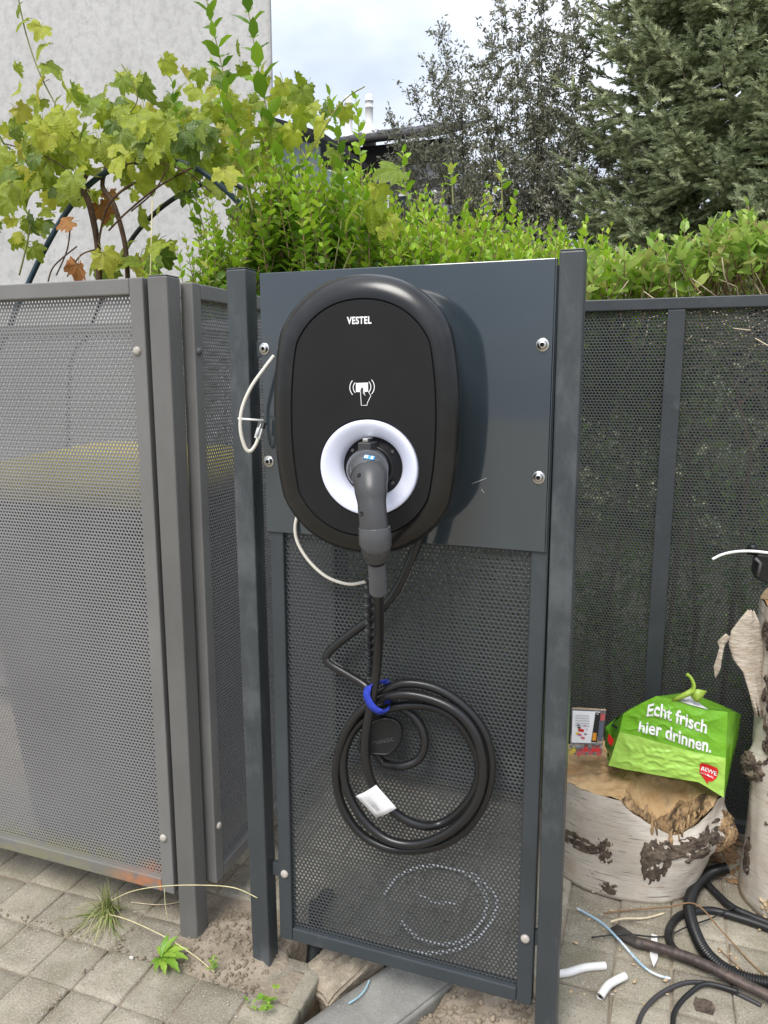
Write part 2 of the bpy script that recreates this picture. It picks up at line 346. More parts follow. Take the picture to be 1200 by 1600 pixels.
mat('flue_white', (.82, .81, .79), .4, var=.06, vscale=8)
mat('roof_tile', (.055, .055, .06), .7, var=.25, vscale=20)
mat('house_wall', (.36, .35, .37), .9, var=.08, vscale=2, bump=.2)
mat('house_dark', (.05, .045, .045), .8, var=.1)
mat('window_glass', (.03, .04, .05), .06, var=.1, spec=.8)
mat('blue_facade', (.42, .52, .58), .5, var=.08, vscale=3)
mat('needle_wood', (.10, .075, .05), .9, var=.3, vscale=20, bump=.6)
mat('stem_green', (.20, .20, .07), .7, var=.25, vscale=60)
mat('stem_brown', (.24, .16, .085), .8, var=.35, vscale=50)
mat('vine_wood', (.085, .05, .03), .85, var=.4, vscale=50, bump=.5)
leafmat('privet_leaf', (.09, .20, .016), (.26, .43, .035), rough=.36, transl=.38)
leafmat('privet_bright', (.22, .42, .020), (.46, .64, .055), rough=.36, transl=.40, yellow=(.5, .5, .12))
leafmat('laurel_leaf', (.22, .38, .05), (.48, .60, .15), rough=.33, transl=.38, yellow=(.52, .5, .18))
leafmat('vine_leaf', (.20, .29, .020), (.45, .50, .050), rough=.5, transl=.48, yellow=(.46, .44, .06), veins=True)
leafmat('vine_leaf_dark', (.10, .17, .02), (.24, .32, .04), rough=.42, transl=.42, veins=True)
leafmat('vine_leaf_dry', (.30, .11, .03), (.48, .22, .08), rough=.7, transl=.25, veins=True)
leafmat('dark_tree_leaf', (.12, .128, .085), (.36, .36, .25), rough=.5, transl=.4)
leafmat('dark_tree_pale', (.19, .20, .14), (.46, .45, .36), rough=.4, transl=.3)
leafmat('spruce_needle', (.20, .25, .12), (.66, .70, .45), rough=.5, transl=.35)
leafmat('weed_leaf', (.15, .33, .03), (.33, .5, .07), rough=.4, transl=.3)
leafmat('grass_blade', (.13, .22, .04), (.52, .48, .22), rough=.6, transl=.25)

def paver_material():
    m = bpy.data.materials.new('paver'); m.use_nodes = True; t = m.node_tree; N = t.nodes; LK = t.links.new; b = N['Principled BSDF']; b.inputs['Roughness'].default_value = .88
    g = N.new('ShaderNodeNewGeometry'); oi = N.new('ShaderNodeObjectInfo')
    def noise(s, d=6, r=.6):
        n = N.new('ShaderNodeTexNoise'); n.inputs['Scale'].default_value = s; n.inputs['Detail'].default_value = d; n.inputs['Roughness'].default_value = r; LK(g.outputs['Position'], n.inputs['Vector']); return n
    def ramp(src, p0, c0, p1, c1):
        r = N.new('ShaderNodeValToRGB'); e = r.color_ramp.elements; e[0].position = p0; e[0].color = (*c0, 1); e[1].position = p1; e[1].color = (*c1, 1); LK(src, r.inputs[0]); return r.outputs[0]
    def mix(f, a, b_):
        x = N.new('ShaderNodeMix'); x.data_type = 'RGBA'; LK(f, x.inputs[0]); LK(a, x.inputs[6])
        if isinstance(b_, tuple): x.inputs[7].default_value = (*b_, 1)
        else: LK(b_, x.inputs[7])
        return x.outputs[2]
    base = ramp(noise(7).outputs[0], .36, (.20, .172, .122), .7, (.395, .352, .275))
    speck = ramp(noise(330, 2).outputs[0], .52, (0, 0, 0), .66, (.75,) * 3); c = mix(speck, base, (.46, .43, .37))
    dsp = ramp(noise(240, 2).outputs[0], .56, (0, 0, 0), .68, (.6,) * 3); c = mix(dsp, c, (.12, .108, .088))
    mossf = ramp(noise(9, 8).outputs[0], .50, (0, 0, 0), .72, (.55,) * 3); c = mix(mossf, c, (.15, .145, .08))
    stain = ramp(noise(16, 8, .7).outputs[0], .56, (0, 0, 0), .74, (.5,) * 3); c = mix(stain, c, (.125, .108, .08))
    hs = N.new('ShaderNodeHueSaturation'); ma = N.new('ShaderNodeMath'); ma.operation = 'MULTIPLY_ADD'; ma.inputs[1].default_value = .26; ma.inputs[2].default_value = .87; LK(oi.outputs['Random'], ma.inputs[0]); LK(ma.outputs[0], hs.inputs['Value']); LK(c, hs.inputs['Color'])
    LK(hs.outputs[0], b.inputs['Base Color'])
    bp = N.new('ShaderNodeBump'); bp.inputs['Strength'].default_value = .55; bp.inputs['Distance'].default_value = .003; LK(noise(190, 5, .7).outputs[0], bp.inputs['Height']); LK(bp.outputs[0], b.inputs['Normal'])
    MATS['paver'] = m
paver_material()

def cable_material():
    """black cable with a line of small white print along its length (uv: u round, v metres)"""
    m = bpy.data.materials.new('charging_cable_black'); m.use_nodes = True; t = m.node_tree; N = t.nodes; LK = t.links.new; b = N['Principled BSDF']; b.inputs['Roughness'].default_value = .30
    uv = N.new('ShaderNodeUVMap'); sp = N.new('ShaderNodeSeparateXYZ'); LK(uv.outputs[0], sp.inputs[0])
    def mth(op, a, bb=None):
        n = N.new('ShaderNodeMath'); n.operation = op
        for i, q in enumerate((a, bb)):
            if q is None: continue
            if isinstance(q, (int, float)): n.inputs[i].default_value = q
            else: LK(q, n.inputs[i])
        return n.outputs[0]
    band = mth('LESS_THAN', mth('ABSOLUTE', mth('SUBTRACT', sp.outputs[0], .62)), .028)
    n1 = N.new('ShaderNodeTexNoise'); n1.noise_dimensions = '1D'; n1.inputs['Scale'].default_value = 420; n1.inputs['Detail'].default_value = 1; LK(sp.outputs[1], n1.inputs['W'])
    n2 = N.new('ShaderNodeTexNoise'); n2.noise_dimensions = '1D'; n2.inputs['Scale'].default_value = 11; n2.inputs['Detail'].default_value = 1; LK(sp.outputs[1], n2.inputs['W'])
    f = mth('MULTIPLY', mth('MULTIPLY', band, mth('GREATER_THAN', n1.outputs[0], .5)), mth('GREATER_THAN', n2.outputs[0], .47))
    x = N.new('ShaderNodeMix'); x.data_type = 'RGBA'; LK(f, x.inputs[0]); x.inputs[6].default_value = (.012, .012, .0125, 1); x.inputs[7].default_value = (.5, .5, .5, 1); LK(x.outputs[2], b.inputs['Base Color'])
    MATS['cable'] = m
cable_material()

def birch_material(name='birch_bark', sh=0.0):
    m = bpy.data.materials.new(name); m.use_nodes = True; t = m.node_tree; N = t.nodes; LK = t.links.new; b = N['Principled BSDF']; b.inputs['Roughness'].default_value = .7
    uv = N.new('ShaderNodeUVMap')
    def noise(sx, sy, s, d=5, r=.6):
        mp = N.new('ShaderNodeMapping'); mp.inputs['Scale'].default_value = (sx, sy, 1); mp.inputs['Location'].default_value = (sh, sh * 2, 0); LK(uv.outputs[0], mp.inputs['Vector'])
        n = N.new('ShaderNodeTexNoise'); n.inputs['Scale'].default_value = s; n.inputs['Detail'].default_value = d; n.inputs['Roughness'].default_value = r; LK(mp.outputs[0], n.inputs['Vector']); return n.outputs[0]
    def ramp(src, p0, c0, p1, c1):
        r = N.new('ShaderNodeValToRGB'); e = r.color_ramp.elements; e[0].position = p0; e[0].color = (*c0, 1); e[1].position = p1; e[1].color = (*c1, 1); LK(src, r.inputs[0]); return r.outputs[0]
    def mix(f, a, c):
        x = N.new('ShaderNodeMix'); x.data_type = 'RGBA'; LK(f, x.inputs[0]); LK(a, x.inputs[6]); x.inputs[7].default_value = (*c, 1); return x.outputs[2]
    c = ramp(noise(1, 1, 9), .3, (.44, .385, .315), .72, (.64, .59, .51))
    c = mix(ramp(noise(1.2, 3, 6, 4), .56, (0, 0, 0), .72, (.6,) * 3), c, (.50, .33, .18))
    lent = noise(9, 170, 1.0, 4, .6); c = mix(ramp(lent, .63, (0, 0, 0), .67, (.9,) * 3), c, (.10, .075, .06))
    lent2 = noise(22, 330, 1.0, 3, .5); c = mix(ramp(lent2, .60, (0, 0, 0), .66, (.6,) * 3), c, (.24, .19, .15)); c = mix(ramp(noise(3, 6, 7, 8, .7), .50, (0, 0, 0), .72, (.5,) * 3), c, (.34, .30, .26))
    patch = noise(2.6, 5, 2.6, 9, .62); c = mix(ramp(patch, .635, (0, 0, 0), .67, (1,) * 3), c, (.045, .033, .025))
    LK(c, b.inputs['Base Color'])
    ad = N.new('ShaderNodeMath'); ad.operation = 'ADD'; LK(lent, ad.inputs[0]); LK(patch, ad.inputs[1])
    bp = N.new('ShaderNodeBump'); bp.inputs['Strength'].default_value = .35; bp.inputs['Distance'].default_value = .003; LK(ad.outputs[0], bp.inputs['Height']); LK(bp.outputs[0], b.inputs['Normal'])
    MATS[name] = m
birch_material(); birch_material('birch_bark_tall', 3.3)
mat('cut_wood', (.38, .21, .085), .85, vscale=22, col2=(.68, .49, .27), bump=1.0, bscale=70, spots=.85, spot_col=(.17, .11, .07), spot_scale=11, spot_lo=.54, spot_hi=.68)
mat('torn_wood', (.20, .11, .05), .9, vscale=30, col2=(.55, .38, .20), bump=1.0, bscale=140, spots=.9, spot_col=(.05, .035, .025), spot_scale=16, spot_lo=.48, spot_hi=.58, stretch=(3, 3, .7))
mat('rough_bark', (.055, .04, .03), .95, vscale=60, col2=(.19, .145, .105), bump=1.0, bscale=120, spots=.8, spot_col=(.03, .022, .017), spot_scale=40, spot_lo=.45, spot_hi=.6)
mat('bark_flap', (.36, .29, .21), .85, vscale=30, col2=(.60, .53, .44), bump=.9, bscale=50, spots=.5, spot_col=(.35, .22, .13), spot_scale=14, spot_lo=.58, spot_hi=.7, stretch=(1, 1, 3))

# ---------------------------------------------------------------- ground and paving
from mathutils import noise as mnoise
PX, PY, PX0, PY0 = .1125, .1175, -.7085, 1.0515
def trench(x, y):
    """0 where the paving is whole, 1 in the dug trench under the middle panel"""
    t = 0
    if -.625 < x < -.10 and .3 < y < 1.37: t = 1
    return t
def soil_h(x, y):
    n = mnoise.fractal(Vector((x * 9, y * 9, 0)), .8, 2.1, 5); n2 = mnoise.fractal(Vector((x * 38, y * 38, 4)), .8, 2.1, 4)
    h = -.0055
    def ss(a, b, v): v = min(1, max(0, (v - a) / (b - a))); return v * v * (3 - 2 * v)
    tr = ss(-.63, -.60, x) * (1 - ss(-.13, -.09, x)) * (1 - ss(1.36, 1.40, y))
    deep = -.085 + .055 * ss(-.50, -.33, x)
    h = h * (1 - tr) + (deep + .020 * n + .008 * n2) * tr
    hole = max(0, 1 - math.hypot((x + .635) / .06, (y - 1.325) / .07)); h = min(h, .0 - .16 * hole ** .6) if hole > 0 else h
    # earth piled round the feet of the two left posts
    d = max(0, 1 - math.hypot((x + .805) / .105, (y - 1.270) / .105)); h += d ** .7 * (.020 + .014 * n + .008 * n2)
    d2 = max(0, 1 - math.hypot((x + .715) / .045, (y - 1.265) / .045)); h += d2 ** .7 * (.008 + .006 * n2)
    d3 = max(0, 1 - math.hypot((x + .12) / .07, (y - 1.26) / .07)); h += d3 ** .7 * (.022 + .01 * n2)
    return h
def make_ground():
    xs = np.concatenate([np.linspace(-60, -2.2, 14)[:-1], np.linspace(-2.2, -.95, 26)[:-1], np.linspace(-.95, -.02, 190)[:-1], np.linspace(-.02, 1.2, 24)[:-1], np.linspace(1.2, 60, 14)])
    ys = np.concatenate([np.linspace(-20, .85, 10)[:-1], np.linspace(.85, 1.45, 130)[:-1], np.linspace(1.45, 2.2, 16)[:-1], np.linspace(2.2, 120, 16)])
    V = [(x, y, soil_h(x, y) if (-.96 < x < 0 and .8 < y < 1.5) else -.0055) for y in ys for x in xs]; nx = len(xs)
    F = [(j * nx + i, j * nx + i + 1, (j + 1) * nx + i + 1, (j + 1) * nx + i) for j in range(len(ys) - 1) for i in range(nx - 1)]
    me = raw_mesh('ground', V, F); me.polygons.foreach_set('use_smooth', [True] * len(F)); me.materials.append(MATS['soil'])
    o = bpy.data.objects.new('ground', me); link(o); o['kind'] = 'structure'
make_ground()
mat('garden_soil', (.035, .03, .02), .95, var=.3, vscale=6, col2=(.05, .06, .025), bump=.6, bscale=40)
MB().add([(-60, 2.12, -.001), (60, 2.12, -.001), (60, 110, -.001), (-60, 110, -.001)], [(0, 1, 2, 3)]).build('garden_ground', 'garden_soil')['kind'] = 'structure'
pavement = bpy.data.objects.new('pavement', None); COL.objects.link(pavement); pavement['kind'] = 'structure'
def paver_mesh(seed, w=.1115, l=.1165, t=.075):
    """concrete block with worn, slightly wavy top edges"""
    rg = random.Random(seed); K = 6; out = []
    def ring(ins, z, amp):
        pts = []
        hw, hl = w / 2 - ins, l / 2 - ins
        for s in range(4):
            for k in range(K):
                u = -1 + 2 * k / K
                x, y = [(u * hw, -hl), (hw, u * hl), (-u * hw, hl), (-hw, -u * hl)][s]
                if k == 0: x *= .985; y *= .985
                pts.append((x + rg.uniform(-amp, amp), y + rg.uniform(-amp, amp), z + rg.uniform(-amp, amp) * .5))
        return pts
    mb = MB(); mb.loft([ring(.0005, -t, 0), ring(.0005, -.007, .0003), ring(.0016, -.002, .0007), ring(.0045, 0, .0006), ring(.02, .0006, .0004)], True, True, True)
    me = mb.mesh('paver'); me.materials.append(MATS['paver']); return me
MB().add([(-30, -20, -.0035), (30, -20, -.0035), (30, .66, -.0035), (-30, .66, -.0035)], [(0, 1, 2, 3)]).build('yard_paving', 'paver')['kind'] = 'structure'
PAVERS = [paver_mesh(i) for i in range(6)]
def seen(x, y, pad=130):
    v = Vector((x, y, 0)) - cam_ob.location; f = -_sy * v.x + _cy * v.y; xx = _cy * v.x + _sy * v.y
    dep = f * _cp - v.z * _sp
    if dep < .1: return False
    px = 600 + FPX * xx / dep; py = 800 - FPX * (f * _sp + v.z * _cp) / dep
    return -pad < px < 1200 + pad and py < 1600 + pad
prg = random.Random(3)
for i in range(-8, 13):
    for j in range(-3, 8):
        cx, cy = PX0 + (i - .5) * PX, PY0 + (j + .5) * PY
        if not seen(cx, cy): continue
        if -.60 < cx < -.10 and cy < 1.36: continue                # dug out
        if -.88 < cx < -.72 and 1.2 < cy < 1.38: continue           # broken out round the post feet
        if -.70 < cx < -.60 and 1.28 < cy < 1.42: continue          # dug for the conduit
        z = prg.uniform(-.004, .0025) - (.004 if abs(cx + .65) < .06 and cy < 1.25 else 0)
        inst('paver', prg.choice(PAVERS), pavement, (cx + prg.uniform(-.0012, .0012), cy + prg.uniform(-.0012, .0012), z), (prg.uniform(-.008, .008), prg.uniform(-.008, .008), prg.uniform(-.012, .012) + prg.choice([0, math.pi])))

# loose stones in the trench
st = thing('kerb_slab', 'long grey granite-like kerb slab lying askew in the trench under the panel', 'kerbstone', (-.478, 1.212, -.055), rot=(R(-2), R(2), R(-26)))
def rough_block(w, l, h, seed, amp=.002, n=7, ridge=0):
    bm = bmesh.new(); bmesh.ops.create_cube(bm, size=1); bmesh.ops.scale(bm, vec=(w, l, h), verts=bm.verts); bmesh.ops.bevel(bm, geom=bm.edges[:], offset=min(w, l, h) * .05, segments=2, affect='EDGES')
    bmesh.ops.subdivide_edges(bm, edges=bm.edges[:], cuts=n, use_grid_fill=True)
    for v in bm.verts:
        v.co += Vector([mnoise.noise(v.co * 30 + Vector((seed, k * 9, 0))) for k in range(3)]) * amp
        if ridge and v.co.z > h * .3: v.co.z -= ridge * (.5 + .5 * math.sin(v.co.x * 2 * math.pi / (w / 4.2))) * min(1, max(0, (v.co.y + l * .5) / l * 1.2)) + max(0, -(v.co.y + l * .28)) * .45
    me = bpy.data.meshes.new('block'); bm.to_mesh(me); bm.free(); me.polygons.foreach_set('use_smooth', [True] * len(me.polygons)); return me
me = rough_block(.122, .50, .09, 2, .0012); me.materials.append(MATS['stone_kerb']); o = inst('slab', me, st, (0, -.06, 0))
st = thing('broken_stone_block', 'brown ridged stone block tipped between the corner paver and the kerb slab', 'stone', (-.566, 1.318, -.052), rot=(R(16), R(6), R(-27)))
me = rough_block(.100, .15, .13, 9, .006, 6, .010); me.polygons.foreach_set('use_smooth', [False] * len(me.polygons)); me.materials.append(MATS['stone_brown']); inst('block', me, st, (0, 0, 0))
# clods and stones lying in the dug earth
cl = bmesh.new(); bmesh.ops.create_icosphere(cl, subdivisions=2, radius=1)
for v in cl.verts: v.co *= 1 + .35 * mnoise.noise(v.co * 1.7) + .12 * mnoise.noise(v.co * 5)
cm = bpy.data.meshes.new('clod'); cl.to_mesh(cm); cl.free(); cm.materials.append(MATS['clod'])
cv = np.empty(len(cm.vertices) * 3); cm.vertices.foreach_get('co', cv); cv = cv.reshape(-1, 3); cf = np.array([tuple(p.vertices) for p in cm.polygons])
def clods(name, n, x0, x1, y0, y1, smin, smax, m, label_kind='stuff'):
    x = RNG.uniform(x0, x1, n); y = RNG.uniform(y0, y1, n); s = smin + (smax - smin) * RNG.random(n) ** 3
    z = np.array([soil_h(a, b) for a, b in zip(x, y)]) + s * .25
    o = scatter(name, cv, cf, np.stack([x, y, z], 1), rots(n, RNG), s, m, None); o['kind'] = 'stuff'; return o
clods('soil_crumbs', 1500, -.50, -.10, 1.05, 1.37, .0006, .007, 'clod')
clods('soil_crumbs', 900, -.90, -.70, 1.17, 1.38, .0005, .0048, 'clod')
clods('pale_gravel', 160, -.46, -.08, 1.05, 1.36, .0008, .0045, 'clod')

# ---------------------------------------------------------------- perforated metal
def perforated(name, u0, u1, z0, z1, pitch, dia, plane, c, m, parent, seg=6, thick=.0015, walls=True):
    """sheet with a triangular lattice of real holes; plane 'Y' (faces the camera) or 'X'"""
    dy = pitch * math.sqrt(3) / 2; nr = int((z1 - z0) / dy); nc = int((u1 - u0) / pitch)
    J, I = np.meshgrid(np.arange(nr), np.arange(nc), indexing='ij')
    cu = (u0 + pitch / 2 + I * pitch + (J % 2) * pitch / 2).ravel(); cz = (z0 + dy / 2 + J * dy).ravel(); n = len(cu)
    k = seg; ro = pitch / math.sqrt(3)
    if k == 6:
        ang = np.pi / 6 + np.arange(6) * np.pi / 3; O = np.stack([np.cos(ang), np.sin(ang)], 1) * ro
    else:
        ang = np.pi / 6 + np.arange(12) * np.pi / 6; rr = np.where(np.arange(12) % 2 == 0, ro, pitch / 2); O = np.stack([np.cos(ang), np.sin(ang)], 1) * rr[:, None]; k = 12
    I2 = np.stack([np.cos(ang), np.sin(ang)], 1) * dia / 2
    lay = [(O, 0), (I2, 0)] + ([(I2, thick)] if walls else [])
    P = np.concatenate([np.concatenate([a, np.full((k, 1), d)], 1) for a, d in lay])      # (u, z, depth)
    U = P[None, :, 0] + cu[:, None]; Zz = P[None, :, 1] + cz[:, None]; D = np.tile(P[None, :, 2], (n, 1))
    V = np.stack([U, c + D, Zz], 2) if plane == 'Y' else np.stack([c - D, U, Zz], 2)
    q = np.arange(k); q2 = (q + 1) % k
    f = np.stack([q, q2, k + q2, k + q], 1)
    if walls: f = np.concatenate([f, np.stack([k + q, k + q2, 2 * k + q2, 2 * k + q], 1)])
    F = (f[None] + (np.arange(n) * len(P))[:, None, None]).reshape(-1, 4)
    me = raw_mesh(name, V.reshape(-1, 3), F); me.materials.append(MATS[m]); o = bpy.data.objects.new(name, me); link(o, parent); return o
def button_head(r, h):
    return [(r * .98, 0), (r, h * .2), (r * .9, h * .6), (r * .62, h * .9), (r * .3, h)]
def rivet(parent, name, p, r, m, axis='Y', h=.006):
    return MB().lathe(button_head(r, h), p, axis, 16).build(name, m, parent)
def socket_bolt(parent, p):
    """steel washer and button head screw with a hex socket, facing the camera side (-Y)"""
    b = MB().lathe([(.0105, 0), (.0105, .0012), (.0098, .0015), (.0072, .0015), (.007, .004), (.006, .0062), (.0034, .0066)], p, 'Y', 20, True, False).build('bolt', 'steel', parent)
    MB().lathe([(.0034, .0067), (.0026, .0068), (.0025, .0045), (.001, .0044)], p, 'Y', 6, False, True, False).build('hex_socket', 'hole_dark', b)
def frame_bars(parent, x0, x1, z0, z1, y0, y1, w, m, wb=None, plane='Y', bev=.0025):
    """two stiles running full height, top and bottom rails butted between them"""
    wb = wb or w
    def bx(a0, a1, c0, c1, nm):
        mb = MB(); (mb.box(a0, a1, y0, y1, c0, c1) if plane == 'Y' else mb.box(y0, y1, a0, a1, c0, c1)); return mb.build(nm, m, parent, bev)
    bx(x0, x0 + w, z0, z1, 'stile'); bx(x1 - w, x1, z0, z1, 'stile'); bx(x0 + w + .0004, x1 - w - .0004, z1 - w, z1 - .0006, 'top_rail'); bx(x0 + w + .0004, x1 - w - .0004, z0 + .0006, z0 + wb, 'bottom_rail')
PITCH_H, DIA = .0082, .0054

def rusty(name, base, x0, x1, z_lo, z_hi):
    """grey paint with a rust stain that starts in the lower right corner and algae along the sill"""
    m = MATS[base].copy(); m.name = name; t = m.node_tree; N = t.nodes; LK = t.links.new; b = N['Principled BSDF']; src = b.inputs['Base Color'].links[0].from_socket
    g = N.new('ShaderNodeNewGeometry'); sp = N.new('ShaderNodeSeparateXYZ'); LK(g.outputs['Position'], sp.inputs[0])
    def mr(s_, a, c):
        q = N.new('ShaderNodeMapRange'); q.inputs['From Min'].default_value = a; q.inputs['From Max'].default_value = c; LK(s_, q.inputs['Value']); return q.outputs[0]
    def mul(a, c, op='MULTIPLY'):
        q = N.new('ShaderNodeMath'); q.operation = op; q.use_clamp = True
        for i, v in enumerate((a, c)):
            if isinstance(v, (int, float)): q.inputs[i].default_value = v
            else: LK(v, q.inputs[i])
        return q.outputs[0]
    n = N.new('ShaderNodeTexNoise'); n.inputs['Scale'].default_value = 28; n.inputs['Detail'].default_value = 8; LK(g.outputs['Position'], n.inputs['Vector'])
    nz = mr(n.outputs[0], .34, .50); mask = mul(mul(mul(mr(sp.outputs[0], x0, x1), mr(sp.outputs[2], z_hi, z_lo)), 1.7), nz)
    mask = mul(mask, mr(sp.outputs[0], x0 - .02, x0 + .05))
    c = N.new('ShaderNodeMix'); c.data_type = 'RGBA'; LK(mask, c.inputs[0]); LK(src, c.inputs[6])
    rr = N.new('ShaderNodeValToRGB'); rr.color_ramp.elements[0].color = (.22, .065, .03, 1); rr.color_ramp.elements[1].color = (.52, .26, .14, 1); LK(n.outputs[0], rr.inputs[0]); LK(rr.outputs[0], c.inputs[7])
    alg = mul(mul(mr(sp.outputs[2], z_hi + .01, z_lo), nz), mr(sp.outputs[0], x1 - .02, x0 - .1)); alg = mul(alg, .4)
    c2 = N.new('ShaderNodeMix'); c2.data_type = 'RGBA'; LK(alg, c2.inputs[0]); LK(c.outputs[2], c2.inputs[6]); c2.inputs[7].default_value = (.25, .23, .09, 1)
    LK(c2.outputs[2], b.inputs['Base Color']); MATS[name] = m
rusty('rusty_rail', 'grey_paint', -1.14, -.99, .1085, .128); rusty('rusty_sheet', 'grey_sheet', -1.05, -.975, .125, .160)
# left door panel of the bin enclosure, weathered grey
t = thing('bin_enclosure_panel', 'weathered light grey perforated metal panel at the left with a rusty lower corner', 'panel', (0, 0, 0))
frame_bars(t, -1.86, -.943, .093, 1.387, 1.257, 1.285, .031, 'grey_paint')
perforated('perforated_sheet', -1.835, -.965, .112, 1.366, PITCH_H, DIA, 'Y', 1.272, 'grey_sheet', t)
for z in (1.251, .225): rivet(t, 'rivet', (-.962, 1.257, z), .0085, 'cap_beige')
for o in t.children:
    if o.name.startswith('bottom_rail'): o.data.materials.clear(); o.data.materials.append(MATS['rusty_rail'])
    if o.name.startswith('perforated_sheet'): o.data.materials.clear(); o.data.materials.append(MATS['rusty_sheet'])

def post(name, label, x0, x1, y0, y1, z1, m, lean=0, z0=-.15):
    p = thing(name, label, 'post', ((x0 + x1) / 2, (y0 + y1) / 2, 0)); hx, hy = (x1 - x0) / 2, (y1 - y0) / 2
    MB().box(-hx, hx, -hy, hy, z0, z1 - .0022).build('tube', m, p, .003, 2)
    MB().box(-hx + .0008, hx - .0008, -hy + .0008, hy - .0008, z1 - .002, z1).build('end_cap', m, p, .0012)
    p.rotation_euler = (0, lean, 0); return p
pg = post('fence_post', 'weathered grey square steel post between the grey panels', -.933, -.889, 1.258, 1.302, 1.390, 'grey_post')
pl = post('fence_post', 'dark anthracite square steel post left of the charger plate', -.743, -.703, 1.240, 1.280, 1.392, 'anthracite_post', lean=R(-.35))
prt = post('fence_post', 'dark anthracite square steel post right of the charger plate', -.160, -.122, 1.242, 1.282, 1.393, 'anthracite_post', lean=R(-.3))
# side panel of the enclosure, running away from the grey post
t = thing('enclosure_side_panel', 'grey perforated side panel running back behind the grey post', 'panel')
frame_bars(t, 1.312, 1.975, .10, 1.381, -.898, -.870, .030, 'grey_paint', plane='X')
perforated('perforated_sheet', 1.33, 1.96, .118, 1.36, PITCH_H, DIA, 'X', -.884, 'grey_sheet', t)
rivet(t, 'rivet', (-.870, 1.326, 1.251), .008, 'cap_dark', 'X'); rivet(t, 'rivet', (-.870, 1.328, .232), .008, 'cap_beige', 'X')
# rear of the enclosure behind the bin
t = thing('enclosure_rear_panel', 'grey perforated panel behind the bin, seen through the holes of the left panel', 'panel')
frame_bars(t, -2.95, -.905, .10, 1.366, 2.0, 2.028, .031, 'grey_paint')
perforated('perforated_sheet', -2.93, -.925, .118, 1.346, PITCH_H, DIA, 'Y', 2.014, 'grey_sheet', t, walls=False)

# middle panel that carries the charger
t = thing('charger_panel', 'anthracite perforated metal panel carrying the wall charger', 'panel')
frame_bars(t, -.684, -.168, .064, 1.372, 1.252, 1.276, .0285, 'anthracite')
perforated('perforated_sheet', -.668, -.184, .082, .945, PITCH_H, DIA, 'Y', 1.262, 'anthracite_sheet', t, seg=12)
plate = MB().box(-.688, -.1735, 1.2476, 1.2506, .9175, 1.3815).build('mounting_plate', 'plate_paint', t, .0012); plate['label'] = 'glossy dark blue-grey sheet metal plate behind the charger'
MB().box(-.1732, -.1706, 1.2480, 1.2640, .9178, 1.3813).build('folded_edge', 'plate_paint', t, .001)
MB().box(-.687, -.1745, 1.2510, 1.2630, 1.3785, 1.3805).build('folded_edge', 'plate_paint', t)
for x, z in ((-.6815, 1.251), (-.6785, 1.049), (-.1885, 1.251), (-.1875, 1.041)): socket_bolt(t, (x, 1.2476, z))
scr = MB()
for pp in (((737, 756), (748, 752), (760, 747)), ((752, 764), (757, 771))):
    ps_ = [at(a, b, Y=1.2474) for a, b in pp]; scr.tube(ps_, [(.0004, .00015)] * len(ps_), 4, True, (0, 0, 1))
scr.build('scratches', 'faint_print', plate)['kind'] = 'stuff'
rivet(t, 'rivet', (-.669, 1.252, .213), .0085, 'cap_beige'); rivet(t, 'rivet', (-.1835, 1.252, .200), .0085, 'cap_beige')
for x0, x1, z in ((-.1700, -.1595, 1.251), (-.1675, -.1560, .200), (-.7030, -.6845, 1.251), (-.7000, -.6845, .213)):
    MB().box(x0, x1, 1.258, 1.270, z - .014, z + .014).build('bracket', 'anthracite', t, .001)

# back fence behind the panel and the logs
t = thing('back_fence', 'long dark perforated metal fence behind the birch logs, below the hedge', 'fence')
for k, (x0, x1) in enumerate(((-.868, -.012), (.0315, .93))):
    perforated('perforated_sheet', x0 - .018, x1 + .018, .085, 1.37, PITCH_H, DIA, 'Y', 2.014, 'back_sheet', t)
for x in (-.8905, -.0105, .9300): MB().box(x, x + .0405, 2.002, 2.030, .080, 1.3596).build('upright', 'back_frame', t, .002)
MB().box(-.905, .99, 2.0, 2.030, 1.36, 1.3875).build('top_rail', 'back_frame', t, .0025)
MB().box(-.905, .99, 2.0, 2.030, .050, .0795).build('bottom_rail', 'back_frame', t, .0025)

# wheeled bin inside the enclosure
t = thing('wheelie_bin', 'grey wheeled rubbish bin with a yellow lid behind the left perforated panel', 'bin', (-1.29, 1.62, 0))
def rrect(w, d, z, r=.05, y=0):
    pts = []
    for cx, cy, a0 in ((w - r, d - r, 0), (-w + r, d - r, 90), (-w + r, -d + r, 180), (w - r, -d + r, 270)):
        for k in range(5): a = R(a0 + k * 22.5); pts.append((cx + r * math.cos(a), y + cy + r * math.sin(a), z))
    return pts
MB().loft([rrect(.22, .20, .03), rrect(.225, .205, .06), rrect(.285, .245, .80), rrect(.285, .245, .87)]).build('body', 'bin_grey', t)
MB().loft([rrect(.300, .260, .868, .05), rrect(.300, .260, .905, .05), rrect(.292, .252, .915, .05)]).build('rim', 'bin_grey', t)
lid = []
for k, (ins, z) in enumerate(((0, .9165), (0, .950), (.02, .972), (.06, .992), (.12, 1.0))):
    lid.append([(x, y, zz + (y + .26) * .06) for x, y, zz in rrect(.305 - ins, .265 - ins, z, .055)])
MB().loft(lid).build('lid', 'bin_yellow', t)
MB().tube(spline([(-.22, .27, .93), (-.22, .31, .95), (.22, .31, .95), (.22, .27, .93)], 6), .014, 8).build('handle', 'bin_grey', t)
for s in (-1, 1): MB().lathe([(.04, -.02), (.10, -.02), (.10, .02), (.04, .02)], (s * .22, .21, .10), 'X', 20).build('wheel', 'tyre', t)
